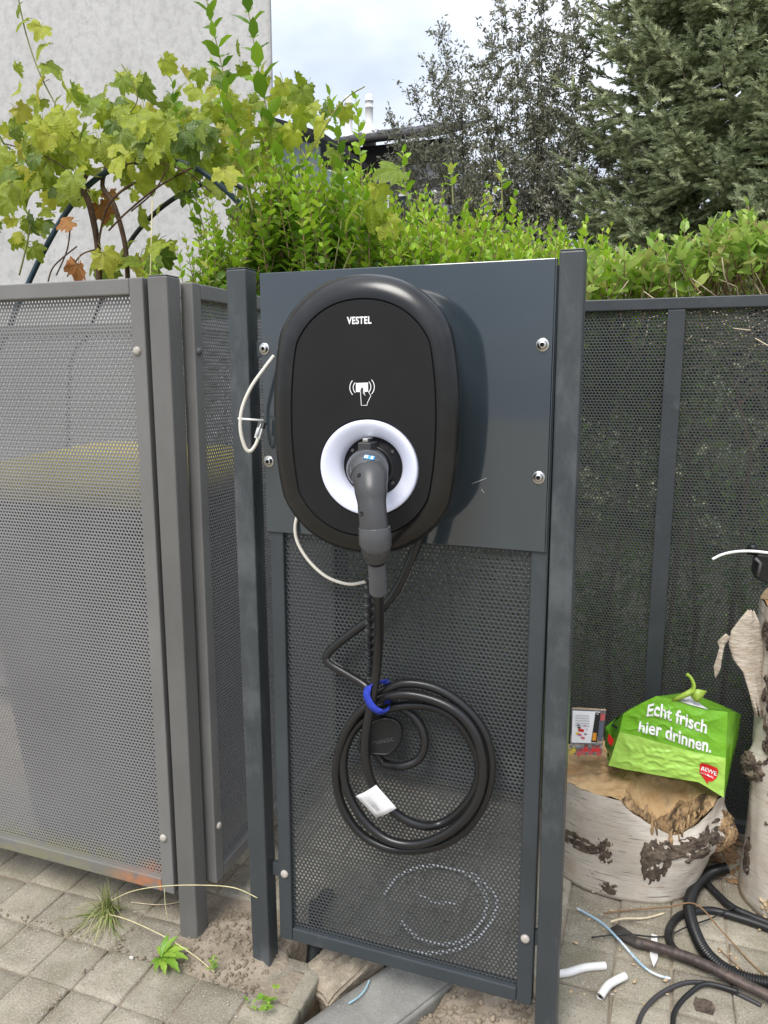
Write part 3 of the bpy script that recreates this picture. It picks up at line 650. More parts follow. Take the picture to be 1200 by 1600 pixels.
# ---------------------------------------------------------------- wall charger
YP = 1.2476                                   # front of the mounting plate
ch = thing('wall_charger', 'black oval electric car charger with a white light ring on the metal plate', 'charger', (-.453, YP, 1.137))
def stadium(cx, cz, hw, hh, y, n=96):
    pts = []; s = hh - hw
    for k in range(n):
        a = 2 * math.pi * k / n; c, sn = math.cos(a), math.sin(a)
        x = hw * math.copysign(abs(c) ** .94, c); z = hw * math.copysign(abs(sn) ** .94, sn)
        # spread the straight sides over the points near a = 0 and pi
        z += s * max(-1, min(1, sn / .42))
        pts.append((cx + x, y, cz + z))
    return pts
HW, HH, FW, FH, FCX, FCZ = .159, .2208, .121, .184, .006, -.003
def shell_ring(ins, dep):
    t = ins / .038
    return stadium(FCX * max(0, t if dep > .1 else 0), FCZ * max(0, t if dep > .1 else 0), HW - ins, HH - ins * .97, -dep)
prof = [(.032, .0), (.030, .010), (.024, .022), (.020, .055), (.014, .071), (.006, .082), (.0015, .090), (0, .097), (.001, .103), (.004, .1085), (.009, .1135), (.016, .1182), (.024, .1212), (.031, .1227), (.0362, .1228)]
MB().loft([shell_ring(*p) for p in prof], True, False).build('shell', 'shell_black', ch)
MB().loft([shell_ring(.0362, .1228), shell_ring(.0366, .1195), shell_ring(.0384, .1195)], False, False).build('seam', 'gap_black', ch)
RCX, RCZ, RX, RZ = .017, -.077, .0815, .0755          # light ring
def ell(cx, cz, rx, rz, y, n=96): return [(cx + rx * math.cos(2 * math.pi * k / n), y, cz + rz * math.sin(2 * math.pi * k / n)) for k in range(n)]
face = MB().loft([stadium(FCX, FCZ, FW - .0004, FH - .0004, -.1195), stadium(FCX, FCZ, FW - .0006, FH - .0006, -.1222), stadium(FCX, FCZ, FW - .0016, FH - .0016, -.1232)], False, False)
N_ = 96; b0 = len(face.v); face.v += stadium(FCX, FCZ, FW - .0016, FH - .0016, -.1232) + ell(RCX, RCZ, RX + .0022, RZ + .0022, -.1232)
for k in range(N_): face.f.append((b0 + k, b0 + (k + 1) % N_, b0 + N_ + (k + 1) % N_, b0 + N_ + k)); face.sm.append(False)
face.build('front_panel', 'face_black', ch)
MB().loft([ell(RCX, RCZ, RX + .0022, RZ + .0022, -.1232), ell(RCX, RCZ, RX + .0022, RZ + .0022, -.115), ell(RCX, RCZ, RX, RZ, -.115)], False, False).build('ring_groove', 'gap_black', ch)
rp = [(1.0, .116), (1.0, .1245), (.985, .1262), (.955, .1268), (.91, .1262), (.86, .1245), (.80, .1215), (.74, .1180), (.69, .1145), (.655, .1110), (.635, .1065), (.625, .1000)]
MB().loft([ell(RCX, RCZ, RX * f, RZ * f, -d) for f, d in rp], False, False).build('light_ring', 'ring_white', ch)
so = MB().loft([ell(RCX, RCZ, RX * .622, RZ * .622, -.099), ell(RCX, RCZ, RX * .60, RZ * .60, -.103), ell(RCX, RCZ, RX * .46, RZ * .46, -.103), ell(RCX, RCZ, RX * .455, RZ * .455, -.112), ell(RCX, RCZ, RX * .40, RZ * .40, -.113), ell(RCX, RCZ, RX * .39, RZ * .39, -.095)], True, True).build('socket', 'socket_black', ch)
for a in (38, 142, 218, 322): MB().lathe([(.0032, 0), (.0032, .0015), (.0015, .0016)], (RCX + RX * .53 * math.cos(R(a)), -.103, RCZ + RZ * .53 * math.sin(R(a))), 'Y', 10).build('screw', 'cap_dark', so)
lt = MB().box(RCX - .0105, RCX + .0105, -.140, -.100, RCZ + .022, RCZ + .041).build('latch', 'plug_grip', ch, .0015)
MB().box(RCX - .0045, RCX + .0045, -.136, -.112, RCZ + .0412, RCZ + .0475).build('latch_pin', 'steel', lt, .0015)
MB().box(.1275, .1290, -.050, -.022, -.045, .070).build('type_label', 'faint_print', ch)
text_obj('VESTEL', .0150, 'print_white', ch, 'lettering', (.0035, -.1234, .149), offset=.00042, sx=.80, space=1.06)
def ribbon(mb, pts, w, y, cl=False):
    """flat printed line of width w in the XZ plane"""
    P = [Vector((p[0], 0, p[1])) for p in pts]; n = len(P); Lr = []
    for i in range(n):
        a = P[(i - 1) % n] if (cl or i) else P[i]; b = P[(i + 1) % n] if (cl or i < n - 1) else P[i]
        t_ = (b - a).normalized(); nn = Vector((-t_.z, 0, t_.x)) * w / 2; Lr.append((P[i] + nn, P[i] - nn))
    vs = [(q.x, y, q.z) for pr in Lr for q in pr]; m_ = n if cl else n - 1
    mb.add(vs, [(2 * i, 2 * i + 1, (2 * i + 3) % (2 * n), (2 * i + 2) % (2 * n)) for i in range(m_)])
ic = MB(); S = .00016; ICX, ICZ = .0075, .0405
def z2(x, y): return (ICX + (x - 600) * S, ICZ - (y - 1030) * S)
ic.add([(*z2(x, y),) for x, y in ()], [])
def poly(pts): ic.add([(z2(*p)[0], -.1234, z2(*p)[1]) for p in pts], [tuple(range(len(pts)))])
poly([(536, 940), (590, 938), (590, 1026), (536, 1026)]); poly([(590, 938), (612, 937), (612, 990), (604, 982), (596, 984), (590, 996)]); poly([(612, 937), (662, 935), (664, 1020), (640, 1024), (612, 1020)])
for pts in ([(588, 1000), (584, 1030), (592, 1155), (652, 1152), (655, 1130), (692, 1060), (664, 1020)], [(612, 1000), (614, 1040), (632, 1062), (620, 1022)]): ribbon(ic, [z2(*p) for p in pts], 6 * S, -.1234)
for r0, sgn in ((88, -1), (122, -1), (88, 1), (122, 1)):
    aa = [R(k) for k in range(-32, 33, 8)]; ribbon(ic, [z2(600 + sgn * (r0 * 1.55 * math.cos(q) - r0 * .50), 980 + sgn * -4 + r0 * 1.05 * math.sin(q)) for q in aa], 8 * S, -.1234)
ic.build('card_reader_symbol', 'print_white', ch)

# ---------------------------------------------------------------- charging cable with its plug
cb = thing('charging_cable', 'thick black charging cable coiled on the panel, grey plug in the charger', 'cable', (-.434, 1.10, 1.06))
def W(p): return Vector(p) - Vector((-.434, 1.10, 1.06))          # world to the cable's own base
def cpath(pp, n=8): return [W(q) for q in spline([at(a, b, Y=c) for a, b, c in pp], n)]
def sec(name, pts, rads, m, parent=cb, seg=24, n=7, side=(1, 0, 0)):
    P = spline([W(p) for p in pts], n); k = len(pts) - 1; rs = []
    for i in range(len(P)):
        u = i / n; j = min(int(u), k - 1); f = u - j; f = f * f * (3 - 2 * f); a, b = rads[j], rads[j + 1]
        rs.append((a[0] + (b[0] - a[0]) * f, a[1] + (b[1] - a[1]) * f))
    return MB().tube(P, rs, seg, True, side).build(name, m, parent)
xr = -.434
ctr = [(xr, 1.185, 1.058), (xr + .001, 1.135, 1.060), (xr + .003, 1.100, 1.061), tuple(at(576.5, 732, Y=1.080)), tuple(at(577.5, 742, Y=1.064))]
ph_ = sec('plug_head', ctr, [(.028, .029), (.0285, .030), (.0295, .0305), (.0295, .028), (.0285, .024)], 'plug_grey')
hp = [(577, 728, 1.076), (578, 744, 1.058), (579.5, 765, 1.045), (581, 788, 1.037), (583, 812, 1.031), (585, 836, 1.030)]
hd = sec('handle', [at(*p[:2], Y=p[2]) for p in hp], [(.025, .019), (.0275, .0215), (.0245, .0210), (.0214, .0190), (.0212, .0180), (.0230, .0190)], 'plug_grip')
sec('collar', [at(*p[:2], Y=p[2]) for p in ((585, 824, 1.0305), (586, 838, 1.031), (586.5, 849, 1.034), (586.5, 851, 1.035))], [(.0236, .0200), (.0246, .0215), (.0243, .0215), (.0218, .0200)], 'plug_grey')
sec('strain_nut', [at(*p[:2], Y=p[2]) for p in ((586.5, 846, 1.034), (587, 858, 1.039), (588, 870, 1.045), (588.5, 874, 1.047))], [(.0228, .020), (.0222, .0198), (.0182, .0175), (.0150, .0150)], 'plug_grip')
sec('nut_washer', [at(*p[:2], Y=p[2]) for p in ((588.3, 872.5, 1.0465), (588.6, 877, 1.049))], [(.0154, .0154), (.0140, .0140)], 'gap_black')
sec('boot', [at(*p[:2], Y=p[2]) for p in ((588.5, 873, 1.047), (589, 890, 1.056), (590, 905, 1.065), (590.5, 924, 1.078))], [(.0130, .0130), (.0132, .0132), (.0136, .0136), (.0138, .0138)], 'boot_grey')
for u, v, y in ((561, 743, 1.052), (565, 803, 1.001)):
    p, nn = surf(hd, u, v); p = W(p); MB().tube([p - nn * .004, p + nn * .0004], .0036, 12).build('screw_hole', 'gap_black', hd); MB().tube([p - nn * .003, p + nn * .0006 + Vector((0, 0, -.0014))], .0018, 8).build('screw', 'plug_grey', hd)
ps, nn = surf(ph_, 577, 715); ps = W(ps); tx_ = Vector((1, 0, 0)); tx_ = (tx_ - nn * tx_.dot(nn)).normalized(); ty_ = nn.cross(tx_)
MB().obox(ps, tx_ * .0080, ty_ * .0038, nn * .0008).build('sticker', 'blue_sticker', cb)
for k in (-.0062, -.0030, .0042): MB().obox(ps + tx_ * k, tx_ * (.0010 if k < 0 else .0016), ty_ * .0030, nn * .0011).build('sticker_print', 'print_white', cb)
for k in (-1, 0, 1):
    p = W(at(587 + k * 17, 856, Y=1.0175 if k == 0 else 1.0265)); MB().tube([p + Vector((0, .0, .006)), p + Vector((0, .004, -.008))], [(.0014, .0012), (.0014, .0012)], 8).build('nut_rib', 'plug_grey', cb)

CR = .0082
A = [(590.5, 915, 1.074), (592, 950, 1.110), (592, 990, 1.155), (590, 1030, 1.180), (586, 1065, 1.186), (579, 1105, 1.184), (572, 1145, 1.184), (571, 1180, 1.186), (578, 1215, 1.190), (594, 1245, 1.200), (620, 1272, 1.206), (655, 1289, 1.212), (690, 1292, 1.216)]
turn = []
T0, turns = 62, 2.515                            # degrees measured from 3 o'clock, image y down; coil winds anticlockwise
for k in range(int(turns * 16) + 1):
    f = k / (turns * 16); a = R(T0 - 360 * turns * f)
    ax = 100 + 30 * f + 3.2 * math.sin(k * .9) + 2 * math.sin(k * .37); bx = 95 + 44 * f + 3.2 * math.cos(k * 1.3); cx = 643 - 2 * f; cy = 1200 + 8 * f
    if math.sin(a) > 0: bx += 5 * math.sin(7 * f)
    yy = 1.216 + .020 * math.sin(2 * math.pi * turns * f * .5 + 1.2) * .6 - .012 * f + (.004 if math.cos(a) > 0 else 0)
    turn.append((cx + ax * math.cos(a), cy + bx * math.sin(a), yy))
B = [(572, 1072, 1.222), (540, 1052, 1.224), (517, 1038, 1.224), (510, 1027, 1.225), (522, 1011, 1.226), (552, 987, 1.227), (588, 960, 1.229), (618, 925, 1.230), (636, 890, 1.230), (650, 855, 1.232), (656, 835, 1.234)]
A = A[:-1]
def near(tup, lo, hi): return [t_ for t_ in tup if lo <= t_[0] <= hi]
path = A + turn
# leave the coil near the top left and climb behind the charger
MB().tube(cpath(path + B, 6), CR, 12).build('cable', 'cable', cb)
E_ = [(600, 1096, 1.236), (632, 1108, 1.236), (655, 1130, 1.234), (664, 1160, 1.230), (654, 1186, 1.226), (628, 1197, 1.220), (600, 1192, 1.232), (588, 1178, 1.230)]
MB().tube(cpath(E_), CR * .95, 12).build('cable_end', 'cable', cb)
# protective cap on the free end
cp = W(at(594, 1154, Y=1.216)); Mx = Matrix.Rotation(R(-6), 3, 'X') @ Matrix.Rotation(R(14), 3, 'Z')
def cap_ring(r, d, ox=0): return [cp + Mx @ Vector((ox + r * math.cos(q) * 1.0, d, (max(-.78, math.sin(q + R(18))) if True else 0) * r)) for q in [2 * math.pi * k / 40 for k in range(40)]]
cap = MB().loft([cap_ring(.030, .034, -.006), cap_ring(.034, .028, -.006), cap_ring(.036, .006, -.002), cap_ring(.0405, .004), cap_ring(.0405, -.001), cap_ring(.038, -.003), cap_ring(.035, -.0032), cap_ring(.0345, -.0022)]).build('end_cap', 'socket_black', cb)
tx = text_obj('CHNOC', .0100, 'cap_dark', cap, 'embossed_lettering', cp + Mx @ Vector((.006, -.0024, -.004)), rot=(R(90), R(-16), R(14)), extrude=.0004, space=1.15)
MB().tube([cp + Mx @ Vector((.004, .002, .038)), cp + Mx @ Vector((.003, .004, .062))], [(.0035, .0018)] * 2, 8).build('cap_tab', 'socket_black', cb)
# twisted rubber lanyard between plug and cap
hl = []
ends = spline([at(577, 905, Y=1.130), at(577, 960, Y=1.170), at(578, 1010, Y=1.190), at(580, 1056, Y=1.196)], 26)
mb = MB(); PT = [W(p) for p in ends]; rings = []
for i, p in enumerate(PT):
    a = i * .50; c, s = math.cos(a), math.sin(a); u = Vector((c, s, 0)); v = Vector((-s, c, 0)); w_, t_ = .0078, .0016
    rings.append([p + u * w_ + v * t_, p - u * w_ + v * t_, p - u * w_ - v * t_, p + u * w_ - v * t_])
mb.loft(rings, smooth=False).build('lanyard', 'rubber_black', cb)
# paper flag round the cable
tg = MB(); q = [(556, 1244), (588, 1226), (620, 1262), (588, 1278)]; yq = [1.196, 1.188, 1.191, 1.199]
pts = [W(at(a, b, Y=y)) for (a, b), y in zip(q, yq)]; G = 6; vs = []
for off in (0, .0009):
    for i in range(G + 1):
        for j in range(G + 1):
            u, v = i / G, j / G; p = (pts[0] * (1 - u) + pts[1] * u) * (1 - v) + (pts[3] * (1 - u) + pts[2] * u) * v
            p = p + Vector((0, off - .006 * math.sin(u * math.pi * .9) * (1 if u > .4 else u / .4), 0)); vs.append(p)
n1 = (G + 1) ** 2; fs = []
for i in range(G):
    for j in range(G): a = i * (G + 1) + j; fs += [(a, a + 1, a + G + 2, a + G + 1), (n1 + a, n1 + a + G + 1, n1 + a + G + 2, n1 + a + 1)]
edge = [i for i in range(G)] + [G + (G + 1) * i for i in range(G)] + [n1 - 1 - i for i in range(G)] + [n1 - 1 - G - (G + 1) * i for i in range(G)]
for i in range(len(edge)): a, b = edge[i], edge[(i + 1) % len(edge)]; fs.append((a, b, n1 + b, n1 + a))
tag_o = tg.add(vs, fs, True).build('paper_tag', 'white_tag', cb)
mb = MB()
for k in range(7):
    u = .30 + k * .035; p0 = (pts[0] * (1 - u) + pts[1] * u) * .85 + (pts[3] * (1 - u) + pts[2] * u) * .15; ln = .62 if k % 3 else .45
    p1 = (pts[0] * (1 - u) + pts[1] * u) * (.85 - ln) + (pts[3] * (1 - u) + pts[2] * u) * (.15 + ln); o_ = Vector((0, -.0012 - .006 * math.sin(u * math.pi * .9) * (1 if u > .4 else u / .4), 0))
    mb.tube([p0 + o_, p1 + o_], .00035, 4)
mb.build('small_print', 'faint_print', tag_o)

# velcro strap
vl = thing('velcro_strap', 'bright blue hook and loop strap round the top of the cable coil', 'strap', at(585, 1090, Y=1.19))
vp = [(604, 1064, 1.212), (590, 1067, 1.192), (578, 1072, 1.179), (573, 1084, 1.1735), (577, 1097, 1.172), (586, 1108, 1.174), (598, 1113, 1.182), (604, 1110, 1.205), (606, 1085, 1.238), (604, 1066, 1.222)]
P = [p - vl.location for p in spline([at(a, b, Y=c) for a, b, c in vp], 6)]
sd = []
mb = MB(); rings = []
for i, p in enumerate(P):
    t_ = (P[min(i + 1, len(P) - 1)] - P[max(i - 1, 0)]).normalized(); ax = Vector((.80, .1, .60)); ax = (ax - t_ * ax.dot(t_)).normalized(); nn = t_.cross(ax)
    rings.append([p + ax * .0064 + nn * .0008, p - ax * .0064 + nn * .0008, p - ax * .0064 - nn * .0008, p + ax * .0064 - nn * .0008])
mb.loft(rings).build('strap', 'velcro', vl)

# ---------------------------------------------------------------- cream network cable and conduit
nc = thing('network_cable', 'cream network cable with a clear plug looped beside the dark left post', 'cable', at(390, 640, Y=1.22))
def sub(o, P): return [p - o.location for p in P]
pth = spline([at(a, b, Y=c) for a, b, c in ((428, 556, 1.235), (412, 577, 1.222), (392, 606, 1.207), (378, 640, 1.199), (376, 672, 1.197), (383, 699, 1.200), (391, 705, 1.204), (399, 696, 1.210), (404, 684, 1.215))], 7)
MB().tube(sub(nc, pth), .0034, 10).build('cable', 'cream_cable', nc)
p0, p1 = at(402, 688, Y=1.2145), at(411, 657, Y=1.222); d = (p1 - p0)
c0 = (p0 + p1) / 2 - nc.location; dn = d.normalized(); sx_ = Vector((1, 0, 0)); sx_ = (sx_ - dn * sx_.dot(dn)).normalized(); sy_ = dn.cross(sx_)
MB().obox(c0, sx_ * .0058, sy_ * .0042, dn * d.length * .42).build('plug', 'clear_plug', nc, .0008)
MB().obox(c0 + dn * .010, sx_ * .0062, sy_ * .0046, dn * .006).build('plug_shield', 'cap_dark', nc, .0005)
MB().tube([c0 + sy_ * -.0048 + dn * .012, c0 + sy_ * -.007 - dn * .012], [(.0028, .0006)] * 2, 6).build('plug_clip', 'clear_plug', nc)
MB().tube(sub(nc, [at(371.5, 654, Y=1.1935), at(412, 657, Y=1.2155)]), [(.0008, .0021)] * 2, 6, True).build('cable_tie', 'zip_white', nc)
n2 = thing('network_cable', 'thin cream cable drooping under the charger behind the plug', 'cable', at(500, 880, Y=1.235))
pth = spline([at(a, b, Y=c) for a, b, c in ((466, 800, 1.244), (461, 825, 1.240), (466, 850, 1.238), (484, 878, 1.235), (510, 901, 1.232), (540, 912, 1.231), (562, 911, 1.234), (580, 903, 1.240), (586, 880, 1.243))], 7)
MB().tube(sub(n2, pth), .0030, 10).build('cable', 'cream_cable', n2)

def corrugated(mb, pts, r, pitch=.0052):
    P = [Vector(p) for p in pts]; ln = sum((P[i + 1] - P[i]).length for i in range(len(P) - 1)); n = int(ln / pitch * 4); out = []; acc = [0]
    for i in range(len(P) - 1): acc.append(acc[-1] + (P[i + 1] - P[i]).length)
    j = 0
    for k in range(n + 1):
        s = ln * k / n
        while j < len(P) - 2 and acc[j + 1] < s: j += 1
        f = (s - acc[j]) / max(1e-6, acc[j + 1] - acc[j]); out.append(P[j].lerp(P[j + 1], f))
    return mb.tube(out, [r if (k % 4) in (0, 1) else r * .84 for k in range(n + 1)], 14)
cd = thing('conduit', 'black corrugated conduit rising from the trench behind the panel corner', 'conduit', (-.640, 1.318, -.09))
corrugated(MB(), sub(cd, spline([(-.650, 1.312, -.10), (-.638, 1.312, -.03), (-.634, 1.318, .045), (-.645, 1.345, .075), (-.66, 1.40, .04), (-.67, 1.46, .02)], 10)), .0165).build('tube', 'corr_black', cd)

# ---------------------------------------------------------------- things lying on the ground
def ground_tube(name, label, cat, pts, r, m, z=None, n=8, seg=10, part='strand', corr=False, group=None):
    P = [Vector((p[0], p[1], (p[2] if len(p) > 2 else r) + .0015)) for p in pts]; t_ = thing(name, label, cat, (P[0].x, P[0].y, 0), group)
    mb = MB(); Q = sub(t_, spline(P, n)); (corrugated(mb, Q, r) if corr else mb.tube(Q, r, seg)); mb.build(part, m, t_); return t_
ground_tube('corrugated_hose', 'black corrugated conduit hose curving in front of the tall birch log', 'hose', [(.203, 1.874, .026), (.167, 1.851, .020), (.135, 1.794, .020), (.116, 1.716, .022), (.119, 1.644, .022), (.141, 1.575, .016), (.176, 1.537), (.216, 1.523), (.262, 1.526), (.34, 1.55)], .0135, 'corr_black', corr=True, part='hose')
ground_tube('rubber_cable', 'black rubber cable running from under the hose end to the right', 'cable', [(.158, 1.820), (.203, 1.755), (.241, 1.735), (.279, 1.722), (.36, 1.70)], .0085, 'rubber_black')
ground_tube('rubber_cable', 'worn black rubber cable bent in a loop under the iron bar', 'cable', [(.36, 1.675), (.277, 1.705), (.22, 1.718), (.161, 1.722), (.103, 1.688), (.077, 1.641), (.072, 1.596), (.088, 1.560), (.136, 1.540), (.2, 1.545)], .0085, 'rubber_black')
ground_tube('grey_wire', 'thin dark grey cable in a wide arc at the bottom edge', 'cable', [(.010, 1.29), (.017, 1.338), (.029, 1.384), (.057, 1.434), (.100, 1.478), (.143, 1.494), (.192, 1.488), (.24, 1.47)], .0045, 'grey_wire')
ground_tube('grey_wire', 'thin dark grey cable in a small arc inside the wide one', 'cable', [(.080, 1.30), (.079, 1.361), (.085, 1.404), (.110, 1.453), (.143, 1.483, .012), (.2, 1.483, .012)], .0048, 'rubber_black')
def conduit_piece(label, pts, r=.0078):
    P = spline([Vector((p[0], p[1], r + .0015)) for p in pts], 6); t_ = thing('conduit_offcut', label, 'conduit', (P[0].x, P[0].y, 0), 'white conduit offcuts on the paving'); P = sub(t_, P)
    mb = MB().tube(P, r, 14, False); mb.tube(P, r * .72, 14, False); mb.build('tube', 'pvc_white', t_)
    mb = MB()
    for e, d in ((P[0], P[0] - P[1]), (P[-1], P[-1] - P[-2])): mb.tube([e - d.normalized() * .004, e - d.normalized() * .003], r * .74, 14)
    mb.build('bore', 'hole_dark', t_)
conduit_piece('white conduit offcut poking out beside the dark right post', [(-.145, 1.41), (-.12, 1.424), (-.088, 1.450), (-.050, 1.469)])
conduit_piece('short curved white conduit offcut lying alone in front of the iron bar', [(-.054, 1.381), (-.040, 1.419), (-.011, 1.454)])
t_ = thing('plastic_strip', 'white plastic strip lying under the iron bar', 'strip', (.043, 1.55, 0)); MB().add([(-.006, .054, .002), (.006, .052, .002), (.008, -.02, .003), (.0, -.046, .003), (-.008, -.018, .003), (-.006, .054, .006), (.006, .052, .006), (.008, -.02, .008), (.0, -.046, .006), (-.008, -.018, .008)], [(0, 1, 2, 3, 4), (9, 8, 7, 6, 5)] + [(i, (i + 1) % 5, 5 + (i + 1) % 5, 5 + i) for i in range(5)]).build('strip', 'pvc_white', t_)
ground_tube('wire_offcut', 'white and blue wire offcut in an S across the paving', 'wire', [(-.125, 1.632, .004), (-.069, 1.595, .010), (-.030, 1.547, .016), (.019, 1.500, .006), (.049, 1.484, .004), (.076, 1.483, .004)], .0026, 'wire_bluewhite')
kp = [at(a, b, Z=.0) for a, b in ((545, 1566), (560, 1556), (570, 1545), (577, 1530))]
ground_tube('wire_offcut', 'pale blue sliver of wire lying on the kerb slab', 'wire', [(p.x, p.y, -.004) for p in kp], .0016, 'wire_blue')
t_ = thing('iron_bar', 'rusty iron crowbar with a flat blade tip lying on the paving', 'crowbar', (.05, 1.55, 0))
bp_ = [(.006, 1.556), (.04, 1.549), (.116, 1.530), (.186, 1.503), (.253, 1.476), (.42, 1.40)]
MB().tube(sub(t_, spline([Vector((x, y, .013 + .012 * max(0, min(1, (x - .0) / .1)))) for x, y in bp_], 8)), .0105, 12).build('shaft', 'iron_rust', t_)
tp = [(-.042, 1.597), (-.028, 1.586), (-.010, 1.569), (.010, 1.555), (.022, 1.5525)]
MB().tube(sub(t_, [Vector((x, y, z_)) for (x, y), z_ in zip(tp, (.006, .007, .010, .013, .015))]), [(.015, .0022), (.0175, .0036), (.0165, .0066), (.0125, .0095), (.0108, .0108)], 14, True, (.6, .8, 0)).build('blade', 'iron_tip', t_)
ground_tube('twig', 'long thin orange-brown twig arching over the hose', 'twig', [(-.066, 1.638, .003), (-.003, 1.665, .008), (.071, 1.683, .022), (.127, 1.687, .040), (.180, 1.642, .020), (.228, 1.588, .006), (.26, 1.553, .004), (.3, 1.52, .003)], .0018, 'twig', seg=6)
ground_tube('twig', 'short pale twig at the tip of the iron bar', 'twig', [(-.049, 1.599, .014), (-.022, 1.622, .012), (.022, 1.648, .006), (.063, 1.683, .004)], .0024, 'straw_pale', seg=6)
ground_tube('twig', 'short brown twig lying behind the hose bend', 'twig', [(.171, 1.608, .003), (.198, 1.577, .003), (.221, 1.549, .003)], .0014, 'twig', seg=6)
ground_tube('black_wire', 'thin black wire lying across the iron bar blade', 'wire', [(-.085, 1.548, .004), (-.019, 1.566, .016), (.059, 1.601, .005), (.110, 1.635, .018), (.159, 1.688, .012), (.214, 1.738, .022)], .0017, 'rubber_black', seg=6)
# pale cable ring lying behind the middle panel, seen through its holes
P = [at(a, b, Z=.005) for a, b in ((600, 1400), (625, 1368), (670, 1354), (725, 1365), (758, 1400), (752, 1440), (715, 1474), (660, 1470), (625, 1440))]
ground_tube('cable_ring', 'pale grey cable ring on the ground behind the perforated middle panel', 'cable', [(p.x, p.y) for p in P], .0048, 'pvc_white')
P = [at(a, b, Z=.005) for a, b in ((735, 1362), (775, 1405), (760, 1450), (720, 1482), (660, 1490), (610, 1480))]
ground_tube('cable_ring', 'second pale grey cable arc beside the ring behind the middle panel', 'cable', [(p.x, p.y) for p in P], .0045, 'pvc_white')
P = [at(a, b, Z=.005) for a, b in ((650, 1395), (680, 1410), (715, 1412))]
ground_tube('wire_offcut', 'short pale wire inside the cable ring behind the middle panel', 'wire', [(p.x, p.y) for p in P], .004, 'pvc_white')
# wood chips and crumbs strewn over the paving by the logs
def chips(name, n, box_, smin, smax, m, flat=.25):
    x = RNG.uniform(box_[0], box_[1], n); y = RNG.uniform(box_[2], box_[3], n); s = smin + (smax - smin) * RNG.random(n) ** 2.2
    tv = cv * np.array([1, .45, flat]); a = RNG.uniform(0, 6.28, n); M = np.zeros((n, 3, 3)); M[:, 0, 0] = np.cos(a); M[:, 1, 0] = np.sin(a); M[:, 0, 1] = -np.sin(a); M[:, 1, 1] = np.cos(a); M[:, 2, 2] = 1
    o = scatter(name, tv, cf, np.stack([x, y, np.full(n, .002) + s * flat * .6], 1), M, s, m, None); o['kind'] = 'stuff'; tag(o, None, None)
chips('wood_chips', 150, (-.12, .36, 1.30, 1.72), .001, .009, 'wood_chip')
chips('wood_chips', 60, (-.12, .36, 1.30, 1.72), .001, .004, 'white_bit')
chips('leaf_litter', 160, (.13, .30, 1.86, 2.10), .006, .022, 'twig', .15)
chips('joint_dirt', 120, (-1.5, -.7, 1.16, 1.185), .001, .006, 'clod', .3)
chips('joint_dirt', 60, (-1.055, -1.035, .9, 1.3), .001, .005, 'clod', .4)
chips('grit', 240, (-1.5, -.7, .95, 1.30), .0006, .0025, 'white_bit', .6)
chips('dirt_crumbs', 300, (-.66, -.16, 1.40, 1.98), .001, .010, 'clod', .4)
t_ = thing('pebble', 'small white pebble on the pavers near the weed', 'pebble', at(206, 1497, Z=.003)); o = inst('stone', cm.copy(), t_, (0, 0, .001), (0, 0, 0), (.006, .004, .004)); o.data.materials.clear(); o.data.materials.append(MATS['white_bit'])
t_ = thing('dry_leaf', 'crumpled dark dry leaf on the paving by the wire arcs', 'leaf', at(1100, 1575, Z=.0)); mb = MB(); G = 6
rg = random.Random(4); vs = [((i / G - .5) * .04 * (1 - .5 * abs(j / G - .5)), (j / G - .5) * .035, .003 + .005 * rg.random()) for i in range(G + 1) for j in range(G + 1)]
mb.add(vs, [(i * (G + 1) + j, i * (G + 1) + j + 1, (i + 1) * (G + 1) + j + 1, (i + 1) * (G + 1) + j) for i in range(G) for j in range(G)]).build('blade', 'rough_bark', t_)
# ---------------------------------------------------------------- birch logs
def log_rings(cx, cy, rx, ry, z0, z1, nz, na, seed, lean=(0, 0), taper=0, amp=.03, flare=0, topfn=None):
    rings = []
    for k in range(nz + 1):
        t = k / nz; ring = []
        for a in range(na):
            q = 2 * math.pi * a / na
            n = mnoise.fractal(Vector((math.cos(q) * 1.3 + seed, math.sin(q) * 1.3, t * 2.2)), 1, 2, 4) * amp + mnoise.noise(Vector((math.cos(q) * 6 + seed, math.sin(q) * 6, t * 9))) * amp * .25
            s = 1 + n - taper * t + flare * max(0, .22 - t) / .22
            x = cx + lean[0] * t + rx * s * math.cos(q); y = cy + lean[1] * t + ry * s * math.sin(q); z = z0 + (z1 - z0) * t
            if topfn: x, y, z = topfn(x, y, z, t, q)
            ring.append(Vector((x, y, z)))
        rings.append(ring)
    return rings
def log_body(rings, m, parent, r, name='bark'):
    mb = MB(); mb.loft(rings, True, False); na = len(rings[0]); q = 0
    for i in range(len(rings) - 1):
        for j in range(na):
            mb.uv[q] = [(j / na * 6.28 * r, rings[i][j].z), ((j + 1) / na * 6.28 * r, rings[i][(j + 1) % na].z), ((j + 1) / na * 6.28 * r, rings[i + 1][(j + 1) % na].z), (j / na * 6.28 * r, rings[i + 1][j].z)]; q += 1
    return mb.build(name, m, parent)
def disc(ring, nr, fn, sc=.985):
    """cut face: concentric rings towards the centre"""
    c = sum(ring, Vector()) / len(ring); out = []
    for k in range(nr + 1):
        f = sc * (1 - k / (nr + .15)); out.append([fn(c + (p - c) * f, f) for p in ring])
    return out
